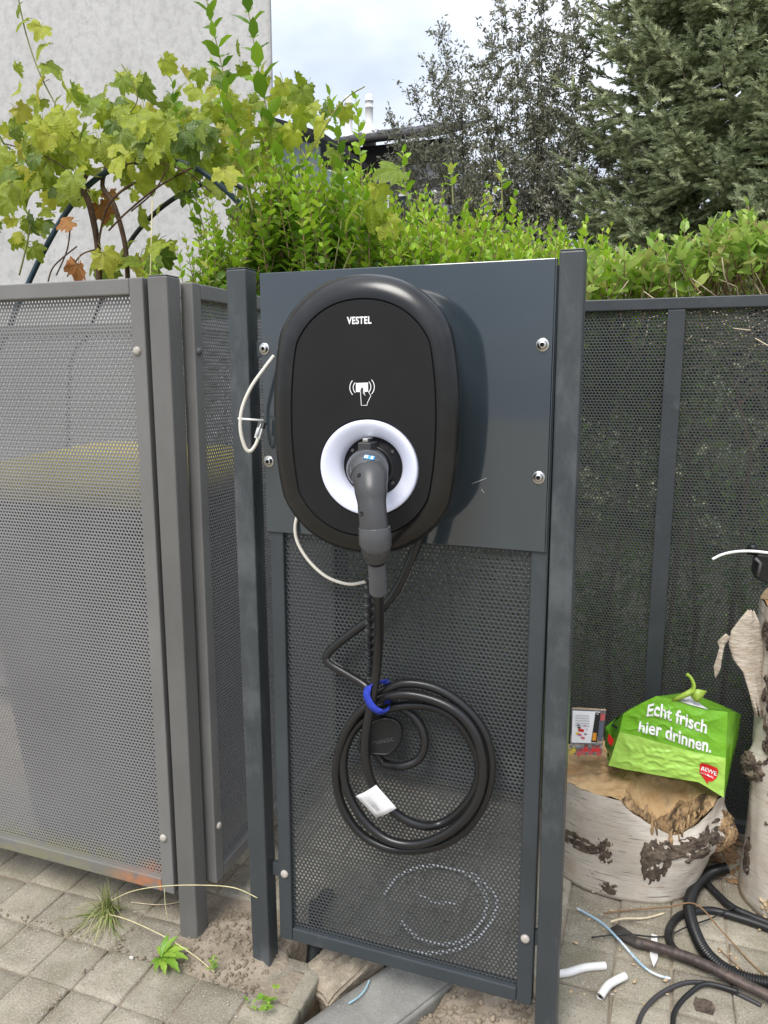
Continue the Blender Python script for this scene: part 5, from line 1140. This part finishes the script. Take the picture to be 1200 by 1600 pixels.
# single long shoots that stand out, every leaf its own piece
lm = MB().add([tuple(v) for v in LV], [tuple(f) for f in LF], True).mesh('leaf'); lm.materials.append(MATS['privet_leaf'])
lm2 = lm.copy(); lm2.materials.clear(); lm2.materials.append(MATS['privet_bright'])
LONG = [([(478, 440), (455, 340), (430, 230), (408, 130), (392, 40), (380, -25)], 2.12, .078, lm), ([(395, 330), (372, 235), (350, 120), (325, 10), (318, -25)], 2.05, .056, lm), ([(420, 420), (400, 330), (372, 240), (345, 150), (330, 100)], 2.15, .045, lm2),
        ([(520, 430), (535, 330), (530, 230), (515, 150)], 2.10, .045, lm), ([(533, 430), (565, 340), (562, 230), (556, 155)], 2.12, .040, lm2), ([(330, 400), (300, 290), (275, 190), (270, 130)], 2.12, .042, lm), ([(640, 330), (632, 280), (630, 235)], 2.12, .036, lm2), ([(708, 320), (705, 260)], 2.12, .034, lm2), ([(785, 330), (783, 262)], 2.12, .034, lm2)]
nl = 0; mbs = []
for px, Y, sz, me in LONG:
    P = spline([at(a, b, Y=Y + .02 * i) for i, (a, b) in enumerate(px)], 8); mbs.append(P); acc = 0; ph = random.uniform(0, 6); i = 0
    for k in range(4, len(P)):
        acc += (P[k] - P[k - 1]).length
        if acc < sz * .36: continue
        acc = 0; i += 1; t = (P[k] - P[k - 1]).normalized(); u = t.cross(Vector((0, 1, .2))).normalized(); v = t.cross(u); f = k / len(P)
        for q in (0, math.pi):
            if nl >= 290: break
            a = ph + i * math.pi / 2 + q + random.gauss(0, .25); rad = u * math.cos(a) + v * math.sin(a); ang = R(58 - 30 * f ** 3); d = t * math.cos(ang) + rad * math.sin(ang)
            M = frames(np.array([d]), roll=np.array([random.gauss(0, .4)]))[0]; o = inst('leaf', me, hg); o.matrix_world = Matrix.Translation(P[k]) @ Matrix([list(r_) for r_ in M]).to_4x4() @ Matrix.Scale(sz * random.uniform(.8, 1.15) * (1 - .4 * f ** 4), 4); nl += 1
stems_mesh(mbs, .0026, .0012, 'stem_green', hg, 'shoot_stems', 6)

# broad leaved part at the right
hr = thing('laurel_hedge', 'low hedge of broad pale green leaves on brown twigs above the back fence', 'hedge', (0, 0, 0))
rng = np.random.default_rng(9); ST, P1, D1, S1, ST2 = [], [], [], [], []
for k in range(420):
    x = rng.uniform(-.26, .95); y = rng.uniform(2.06, 2.6); zt = 1.535 + .04 * math.sin(x * 7) + rng.normal() * .018 - .05 * (y < 2.14) * rng.random(); L_ = rng.uniform(.10, .2)
    pts, p, dd, s = shoot_nodes((x, y, zt - L_), (rng.normal() * .3, rng.normal() * .3 - .1, 1), L_, .020, .044 + .014 * rng.random(), rng, gap=.40); ST.append(pts); P1 += p; D1 += dd; S1 += s
for k in range(520):
    x = rng.uniform(-.28, .98); y = rng.uniform(2.05, 2.55); z = rng.uniform(1.22, 1.42); a = rng.uniform(.08, .2); d = rng.normal(size=3) * (.9, .6, .5) + (0, 0, .3); d /= np.linalg.norm(d); a = min(a, (1.47 - z) / max(.05, d[2]))
    p0 = np.array((x, y, z)); ST2.append([p0, p0 + d * a * .5 + rng.normal(size=3) * .01, p0 + d * a])
stems_mesh(ST, .0024, .0011, 'stem_brown', hr); stems_mesh(ST2, .0020, .0010, 'straw_pale', hr, 'bare_twigs')
o_ = np.argsort(np.array(P1)[:, 1])                       # nearest leaves become pieces of their own
P1, D1, S1 = np.array(P1), np.array(D1), np.array(S1); ll = lm.copy(); ll.materials.clear(); ll.materials.append(MATS['laurel_leaf'])
vis = [i for i in o_ if -.30 < P1[i][0] < .42][:240]; vs_ = set(vis); rest = [i for i in range(len(P1)) if i not in vs_]
Ms = frames(D1[vis], roll=rng.normal(size=len(vis)) * .5)
for i, M in zip(vis, Ms): o = inst('leaf', ll, hr); o.matrix_world = Matrix.Translation(Vector(P1[i])) @ Matrix([list(r_) for r_ in M]).to_4x4() @ Matrix.Diagonal((S1[i] * 1.1, S1[i], S1[i], 1))
foliage('leaves', P1[rest], D1[rest], S1[rest], 'laurel_leaf', hr, rng)

# ---------------------------------------------------------------- grape vine on its hoops
vn = thing('grape_vine', 'sprawling grape vine with lobed yellow-green leaves above the left panel', 'vine', (0, 0, 0))
def vine_leaf_mesh(seed, m):
    rg = random.Random(seed); lob = [(-158, .48), (-125, .72), (-98, .62), (-60, .92), (-34, .70), (0, 1.05), (34, .70), (60, .92), (98, .62), (125, .72), (158, .48)]
    out = []
    for i in range(len(lob)):
        a, r_ = lob[i]; out.append((a + rg.uniform(-4, 4), r_ * rg.uniform(.92, 1.08)))
        if i < len(lob) - 1:
            a2, r2 = lob[i + 1]
            for k in (1, 2): out.append((a + (a2 - a) * k / 3, (r_ + (r2 - r_) * k / 3) * (1.09 if k == 1 else .88) * rg.uniform(.95, 1.05)))
    V = [(0, 0, 0)]; c1, c2, tw = rg.uniform(.05, .35), rg.uniform(-.5, -.05), rg.uniform(-.35, .35)
    mid = []
    for f in (.5, 1):
        for a, r_ in out:
            x, y = math.sin(R(a)) * r_ * f * .62, math.cos(R(a)) * r_ * f * .62; z = c1 * abs(x) * 1.2 + c2 * (x * x + y * y) * 1.6 + tw * x * y * 2 + .035 * math.sin(R(a * 5)) * f + rg.uniform(-.02, .02) * f; V.append((x, y + .12, z))
    n = len(out); F = []
    for i in range(n - 1): F += [(0, 1 + i + 1, 1 + i), (1 + i, 1 + i + 1, 1 + n + i + 1, 1 + n + i)]
    mbl = MB().add(V, F, True); mbl.tube([(0, .10, .0), (0, -.10, -.03), (.02, -.34, -.14)], .013, 3); me = mbl.mesh('leaf'); me.materials.append(MATS[m]); return me
VL = [vine_leaf_mesh(i, 'vine_leaf') for i in range(5)] + [vine_leaf_mesh(9 + i, 'vine_leaf_dark') for i in range(2)]; VDRY = [vine_leaf_mesh(20 + i, 'vine_leaf_dry') for i in range(2)]
rv = random.Random(12); ends = []
def vleaf(px, py, Y, s, me, face=None):
    p = at(px, py, Y=Y); n = Vector((rv.gauss(.1, .65), -1, rv.gauss(.45, .6))).normalized() if face is None else face
    up = Vector((rv.gauss(0, .7), 0, -1)); y = (up - n * up.dot(n)).normalized(); x = y.cross(n)
    o = inst('leaf', me, vn); o.matrix_world = Matrix.Translation(p) @ Matrix((x, y, n)).transposed().to_4x4() @ Matrix.Scale(s, 4); ends.append(p)
def region(n, cx, cy, sx, sy, smin, smax, Y0=1.98, Y1=2.5, dark=.2):
    for _ in range(n):
        px, py = rv.gauss(cx, sx), rv.gauss(cy, sy)
        if py > 428 or px < -60: continue
        vleaf(px, py, rv.uniform(Y0, Y1), rv.uniform(smin, smax), rv.choice(VL[5:]) if rv.random() < dark else rv.choice(VL[:5]))
region(42, 45, 232, 46, 44, .055, .105); region(46, 165, 208, 58, 38, .06, .12); region(28, 255, 215, 30, 38, .07, .125); region(18, 35, 325, 24, 40, .06, .11); region(26, 330, 205, 34, 50, .06, .115); region(12, 425, 190, 40, 36, .06, .10, 2.2, 2.6)
region(8, 205, 400, 40, 12, .08, .11); region(5, 270, 380, 14, 14, .08, .11, dark=.5); region(8, 400, 300, 45, 30, .08, .12, 2.3, 2.6, .4); region(9, 470, 160, 16, 24, .06, .10, 2.3, 2.5, 0); region(10, 200, 120, 20, 18, .05, .08, dark=0); region(7, 110, 290, 30, 20, .07, .11)
for px, py, s in ((40, 30, .06), (65, 40, .075), (72, 70, .07), (28, 100, .05), (72, 100, .08), (65, 130, .09), (28, 140, .06), (30, 8, .05), (62, 155, .07)): vleaf(px, py, 2.1, s, rv.choice(VL[:5]))
for px, py, s in ((624, 265, .095), (590, 290, .07), (585, 312, .11), (560, 320, .10), (600, 345, .08)): vleaf(px, py, 2.06, s, rv.choice(VL[:5]))
for px, py, s, Y in ((122, 412, .085, 1.99), (112, 346, .07, 2.1), (155, 320, .09, 2.3), (170, 300, .06, 2.3)): vleaf(px, py, Y, s, rv.choice(VDRY))
# smaller and half hidden leaves that fill the vine
def tri_mesh(me):
    bm = bmesh.new(); bm.from_mesh(me); bmesh.ops.triangulate(bm, faces=bm.faces); v = np.array([tuple(q.co) for q in bm.verts]); f = np.array([[q.index for q in fc.verts] for fc in bm.faces]); bm.free(); return v, f
fv, ff = tri_mesh(VL[1]); P_, N_l = [], []
for cx, cy, sx, sy, n in ((45, 240, 48, 36, 40), (170, 218, 62, 34, 50), (280, 220, 50, 48, 34), (370, 205, 45, 52, 24), (460, 200, 42, 40, 16), (40, 330, 30, 45, 14), (150, 300, 60, 30, 6)):
    for _ in range(n):
        px, py = rv.gauss(cx, sx), rv.gauss(cy, sy)
        if py < 425 and px > -60: P_.append(tuple(at(px, py, Y=rv.uniform(2.1, 2.6))))
n_ = len(P_); dn = np.stack([RNG.normal(size=n_) * .8, RNG.normal(size=n_) * .6 - .1, -np.ones(n_) + RNG.normal(size=n_) * .5], 1)
scatter('inner_leaves', fv, ff, np.array(P_), frames(dn, roll=RNG.normal(size=n_) * .9, up=(0, -1, .3)), RNG.uniform(.035, .085, n_), 'vine_leaf', vn, 'stuff')
def vstem(pp, r, m='vine_wood', nm='stem'): MB().tube(spline([at(a, b, Y=c) for a, b, c in pp], 6), r, 6).build(nm, m, vn)
vstem([(155, 440, 2.15), (152, 380, 2.15), (140, 320, 2.12), (128, 290, 2.15), (140, 262, 2.2)], .010); vstem([(200, 440, 2.2), (195, 380, 2.2), (178, 320, 2.18), (160, 290, 2.2), (170, 250, 2.25)], .008)
vstem([(153, 385, 2.14), (165, 330, 2.12), (188, 300, 2.1), (225, 280, 2.14), (262, 275, 2.2)], .004); vstem([(170, 360, 2.12), (200, 330, 2.1), (250, 290, 2.1), (300, 262, 2.12)], .003)
for pp in ([(88, 430, 2.1), (105, 390, 2.1), (110, 350, 2.1)], [(75, 440, 2.1), (85, 415, 2.1), (120, 385, 2.1)], [(105, 432, 2.1), (125, 400, 2.1), (148, 390, 2.1)], [(140, 300, 2.1), (100, 262, 2.1), (60, 240, 2.1), (10, 225, 2.1)], [(180, 262, 2.1), (230, 252, 2.1), (290, 268, 2.1), (330, 300, 2.1)], [(205, 330, 2.1), (240, 300, 2.1), (262, 262, 2.1)]): vstem(pp, .0024)
vstem([(25, -20, 2.1), (40, 50, 2.1), (60, 110, 2.1), (85, 160, 2.1), (120, 220, 2.12)], .0022, 'stem_green'); vstem([(30, 430, 2.1), (40, 390, 2.1), (48, 350, 2.1)], .003, 'stem_green'); vstem([(200, 180, 2.1), (215, 150, 2.1), (190, 100, 2.1)], .002, 'stem_green'); vstem([(480, 250, 2.1), (530, 165, 2.1), (570, 135, 2.1)], .0016, 'stem_green', 'tendril')
ga = thing('garden_arch', 'dark blue tube hoop arching out of the vine above the left panel', 'arch', at(47, 437, Y=2.2))
def arch(pp, r, m, nm):
    P = [at(a, b, Y=c) for a, b, c in pp]; e = P[0] - P[1]; P = [Vector((P[0].x + e.x * 4.2, P[0].y, 0))] + [P[0] + Vector((e.x * 3.2, 0, e.z * 4))] + [P[0] + Vector((e.x * 1.8, 0, e.z * 2))] + P
    MB().tube(sub(ga, spline(P, 10)), r, 10).build(nm, m, ga)
arch([(47, 437, 2.2), (74, 382, 2.2), (105, 330, 2.2), (140, 288, 2.2), (185, 260, 2.2), (240, 250, 2.2), (295, 258, 2.2), (345, 290, 2.22), (395, 345, 2.24), (430, 420, 2.24)], .0095, 'hoop_paint', 'hoop')
arch([(180, 425, 2.5), (205, 375, 2.5), (240, 335, 2.5), (275, 308, 2.5), (310, 290, 2.5), (350, 283, 2.5), (390, 300, 2.5)], .0085, 'hoop_dark', 'hoop')
cn = thing('plant_cane', 'thin pale yellow cane standing upright in the vine', 'cane', at(235, 432, Y=2.0)); MB().tube(sub(cn, [Vector((at(235, 432, Y=2.0).x, 2.06, .0)), at(235, 432, Y=2.06), at(238, 312, Y=2.06)]), .0018, 6).build('cane', 'straw', cn)

# ---------------------------------------------------------------- far trees
def dark_tree():
    t = thing('dark_leaf_tree', 'loose dark olive-brown tree in the middle of the background', 'tree', (0, 0, 0)); rng = np.random.default_rng(21)
    root = np.array((-1.35, 7.2, 0.)); limbs, tw = [], []; P, D, S, T = [], [], [], []
    tips = [(690, 60), (676, 120), (650, 160), (620, 205), (612, 260), (640, 290), (745, 150), (725, 215), (700, 280), (790, 20), (770, 70), (815, -30), (850, -60), (890, -30), (835, 60), (880, 70), (920, 60), (800, 140), (850, 170), (760, 260), (800, 250), (850, 260), (905, 200), (930, 160), (890, 290), (940, 240), (960, 285), (985, 265), (930, 310), (840, 320), (780, 330), (720, 330), (670, 330), (870, 130), (905, 130), (1000, 240), (660, 240), (700, 170), (745, 100), (720, 130), (820, 110), (850, 20), (900, 30), (760, 190), (830, 210), (880, 240), (690, 220), (640, 240), (800, 300), (740, 300), (910, 270), (860, 300)]
    for k, (px, py) in enumerate(tips):
        tip = np.array(at(px, py, Y=rng.uniform(6.4, 7.4))); b = root + (rng.normal() * .12, rng.normal() * .1, .6 + rng.random() * .5); mid = b * .45 + tip * .55 + np.array((rng.normal() * .10, 0, -.12 - .25 * abs(tip[0] - b[0])))
        L_ = [np.array(v) for v in spline([b, b * .75 + mid * .25 + (0, 0, -.03), mid, tip], 9)]; limbs.append(L_)
        n = len(L_)
        for i in range(int(n * .34), n):
            f = i / n
            for _ in range(5 if f < .9 else 6):
                d = (L_[min(i + 1, n - 1)] - L_[i - 1]); d /= np.linalg.norm(d) + 1e-9; d = d * .45 + rng.normal(size=3) * .6 + (0, 0, .05); d /= np.linalg.norm(d); ln = rng.uniform(.12, .36) * (1.1 - .4 * f)
                q = L_[i] + d * ln; md = (L_[i] + q) / 2 + rng.normal(size=3) * .02; tw.append([L_[i], md, q]); m_ = int(ln / .0075)
                for j in range(m_):
                    s = (j + 1) / m_; pp = L_[i] * (1 - s) + q * s + rng.normal(size=3) * .012; dd = d * .6 + rng.normal(size=3) * .7; P.append(pp); D.append(dd); S.append(rng.uniform(.026, .048))
    o = stems_mesh(limbs, .010, .002, 'bark_black', t, 'limbs', 5); stems_mesh(tw, .002, .001, 'bark_black', t, 'twigs', 3)
    MB().tube([Vector(root), Vector(root + (0, 0, .7)), Vector(root + (0, 0, 1.1))], [.07, .05, .04], 10).build('trunk', 'bark_black', t)
    P, D, S = np.array(P), np.array(D), np.array(S); pale = (P[:, 2] < 2.95 + .2 * rng.normal(size=len(P))) & (P[:, 0] > -1.3)
    foliage('crown', P[~pale], D[~pale], S[~pale], 'dark_tree_leaf', t, rng, SV, SF, 1.5); foliage('crown', P[pale], D[pale], S[pale], 'dark_tree_pale', t, rng, SV, SF, 1.5)
dark_tree()
def spruce(label, x0, y0, H, R0, zmin, dens, seed, amax=.75):
    t = thing('spruce_tree', label, 'tree', (x0, y0, 0)); rng = np.random.default_rng(seed); br, P, D, S, TT = [], [], [], [], []
    z = zmin
    while z < H - .4:
        rad = R0 * (1 - z / H) ** .75; nb = int(dens * 9)
        for k in range(nb):
            a = 2 * math.pi * (k + rng.random() * .9) / nb
            dv = np.array((math.cos(a), math.sin(a), 0))
            if dv[1] > amax: continue
            L_ = rad * rng.uniform(.72, 1.12); n = 9; s = np.linspace(0, 1, n + 1); droop = rng.uniform(.18, .34); zz = z + rng.normal() * .05
            pts = np.stack([dv[0] * L_ * s, dv[1] * L_ * s, zz - droop * L_ * np.sin(s * 2.1) + .13 * L_ * s ** 4], 1); br.append(pts)
            lat = np.cross(dv, (0, 0, 1))
            for i in range(3, n + 1):
                d = pts[i] - pts[i - 1]; d /= np.linalg.norm(d); w = (1 - s[i]) * .34 * L_ + .07
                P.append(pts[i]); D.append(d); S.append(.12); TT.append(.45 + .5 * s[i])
                for sd in (-1, 1):
                    for q in range(2):
                        m_ = max(1, int(w / .06)); bd = d * .75 + lat * sd * .85 + rng.normal(size=3) * .14 + (0, 0, -.20 if q else .02); bd /= np.linalg.norm(bd); o0 = pts[i] - d * rng.uniform(0, L_ / n)
                        for j in range(m_):
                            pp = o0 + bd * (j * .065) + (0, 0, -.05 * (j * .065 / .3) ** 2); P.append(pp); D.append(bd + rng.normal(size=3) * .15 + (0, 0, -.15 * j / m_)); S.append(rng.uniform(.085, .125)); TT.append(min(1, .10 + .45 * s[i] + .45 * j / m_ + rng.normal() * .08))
                            if j == m_ - 1 or rng.random() < .35:
                                for sd2 in (-1, 1): P.append(pp); D.append(bd * .7 + np.cross(bd, (0, 0, 1)) * sd2 * .7 + rng.normal(size=3) * .12); S.append(rng.uniform(.06, .09)); TT.append(min(1, .3 + .4 * s[i] + .3 * j / m_))
        z += rng.uniform(.10, .16) / dens ** .5
    # bottle-brush of needles
    V, F = [], []; rg = random.Random(2)
    for k in range(22):
        s = k / 22; a = k * 2.4; r_ = .22 * (1 - .35 * s); c, sn = math.cos(a), math.sin(a); b = len(V); w = .05
        V += [(-sn * w, s * .8, c * w), (sn * w, s * .8, -c * w), (c * r_, s * .8 + .22, sn * r_)]; F.append((b, b + 1, b + 2))
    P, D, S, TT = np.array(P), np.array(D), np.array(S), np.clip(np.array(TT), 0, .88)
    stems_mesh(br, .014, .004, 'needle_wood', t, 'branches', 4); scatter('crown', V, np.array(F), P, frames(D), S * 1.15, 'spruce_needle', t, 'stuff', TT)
    MB().tube([Vector((0, 0, -.05)), Vector((0, 0, H * .5)), Vector((0, 0, H))], [.17, .10, .01], 12).build('trunk', 'needle_wood', t)
spruce('large blue-green spruce tree filling the upper right corner', .52, 7.0, 9.5, 1.95, .5, 1.5, 31)

# ---------------------------------------------------------------- weeds on the paving
def blades(name, label, loc, n, L0, L1, spread, m, seed, droop=.6):
    t = thing(name, label, 'grass', loc); rg = random.Random(seed); V, F, TI = [], [], []
    for k in range(n):
        a = rg.uniform(-2.9, -.3) if rg.random() < .8 else rg.uniform(0, 6.28); L_ = rg.uniform(L0, L1); ln = abs(rg.gauss(.5, spread)); w = rg.uniform(.0010, .0018); dx, dy = math.cos(a), math.sin(a); bx, by = rg.gauss(0, .008), rg.gauss(0, .008); ti = rg.random(); b = len(V)
        for i in range(6):
            s = i / 5; r_ = L_ * s * math.sin(min(1.5, ln * (.4 + s))); z = L_ * s * math.cos(min(1.9, ln * (.4 + s * 1.3 * droop / .6))); z = max(z, .002); ww = w * (1 - s * .85)
            V += [(bx + dx * r_ - dy * ww, by + dy * r_ + dx * ww, z), (bx + dx * r_ + dy * ww, by + dy * r_ - dx * ww, z)]; TI += [ti, ti]
        for i in range(5): q = b + 2 * i; F.append((q, q + 1, q + 3, q + 2))
    me = raw_mesh('blades', V, F, TI); me.materials.append(MATS[m]); o = bpy.data.objects.new('blades', me); link(o, t); o['kind'] = 'stuff'; return t
gp = at(170, 1428, Z=0); blades('grass_tuft', 'half dry tuft of grass at the foot of the left panel', (gp.x, gp.y, 0), 150, .04, .12, .45, 'grass_blade', 4, .9)
ground_tube('dry_stalk', 'long dry grass stalk arching across the foot of the grey post', 'stalk', [tuple(at(a, b, Y=y)) for a, b, y in ((175, 1408, 1.235), (205, 1394, 1.225), (250, 1386, 1.222), (310, 1384, 1.222), (365, 1388, 1.224), (402, 1404, 1.226))], .0011, 'straw', seg=5)
ground_tube('dry_stalk', 'long dry grass stalk drooping from the tuft towards the weed', 'stalk', [(p.x, p.y, z_) for p, z_ in ((at(172, 1430, Z=.02), .02), (at(205, 1440, Z=.03), .03), (at(260, 1466, Z=.025), .025), (at(305, 1495, Z=.015), .015), (at(335, 1520, Z=.004), .004))], .0013, 'straw', seg=5)
ground_tube('dry_stalk', 'short upright dry straw below the left panel corner', 'stalk', [tuple(at(a, b, Y=y)) for a, b, y in ((257, 1386, 1.226), (258, 1410, 1.224), (262, 1438, 1.222))], .0009, 'straw', seg=5)
ground_tube('dry_stalk', 'dry straw lying on the pavers behind the tuft', 'stalk', [(p.x, p.y, .004) for p in (at(205, 1413, Z=0), at(250, 1417, Z=0), at(285, 1412, Z=0))], .0012, 'straw_pale', seg=5)
def toothed(seed):
    rg = random.Random(seed); V = []; n = 9
    for i in range(n + 1):
        s = i / n; w = .15 * math.sin(math.pi * min(1, s * .85 + .12)) ** .8 * (1.12 if i % 2 else .82) * (.35 + .65 * min(1, s * 2.2)); z = .16 * math.sin(s * 2.6) - .10 * s * s
        V += [(-w, s, z + .05), (0, s, z), (w, s, z + .05)]
    F = []
    for i in range(n): a = 3 * i; F += [(a, a + 1, a + 4, a + 3), (a + 1, a + 2, a + 5, a + 4)]
    me = MB().add(V, F, True).mesh('leaf'); me.materials.append(MATS['weed_leaf']); return me
TL = [toothed(i) for i in range(3)]
wp = at(252, 1500, Z=0); wd = thing('weed', 'small green dandelion-like weed in the paver joint', 'plant', (wp.x, wp.y, 0))
for ang, s, el in ((-24, .070, .12), (2, .066, .2), (-46, .056, .10), (28, .058, .25), (52, .046, .3), (90, .034, .4), (-70, .044, .12), (66, .050, .6), (100, .046, .6), (-8, .050, .35), (140, .030, .3), (-100, .03, .2)):
    o = inst('leaf', random.choice(TL), wd, (0, 0, .004), (0, 0, 0), s); o.rotation_euler = Euler((el, 0, R(ang - 90)), 'XYZ')
ws = at(333, 1520, Z=0); w2 = thing('weed', 'tiny upright green sprig between the pavers by the dark post', 'plant', (ws.x, ws.y, 0))
for k in range(11): inst('leaf', TL[k % 3], w2, (0, 0, .002 + .003 * k), (.5 + .05 * (k % 4), 0, k * 2.4), .020 - .0008 * k)
wc = at(412, 1578, Z=0); w3 = thing('weed', 'small clover-like weed on the corner paver by the trench', 'plant', (wc.x, wc.y, 0))
rl = vine_leaf_mesh(44, 'weed_leaf')
for k, (x, y, s) in enumerate(((0, .01, .022), (.014, .016, .020), (.020, -.002, .018), (.006, -.012, .018), (-.012, .002, .016), (.010, .032, .018))):
    inst('leaf', rl, w3, (x, y, .010 + .003 * k), (rv.uniform(-.3, .4), rv.uniform(-.3, .3), k * 1.3), s)
MB().tube(spline([(0, 0, .003), (-.02, -.012, .006), (-.035, -.006, .008), (-.042, .006, .010)], 5), .0011, 5).build('runner', 'stem_green', w3)
for k in range(5): inst('leaf', TL[k % 3], w3, (-.008 * k, -.012 + .003 * k, .007), (.3, 0, k * 1.9), .016)

# ---------------------------------------------------------------- groups of like things
GROUPS = {'fence_post': 'square steel posts', 'dry_stalk': 'dry grass stalks by the left panel', 'twig': 'twigs lying by the logs', 'weed': 'green weeds in the paver joints', 'rubber_cable': 'black rubber cables by the logs', 'grey_wire': 'thin dark cables at the bottom edge', 'network_cable': 'cream network cables', 'cable_ring': 'pale cable rings behind the panel', 'wire_offcut': 'wire offcuts'}
for o in COL.objects:
    g = GROUPS.get(o.name.split('.')[0])
    if g and o.parent is None: o['group'] = g
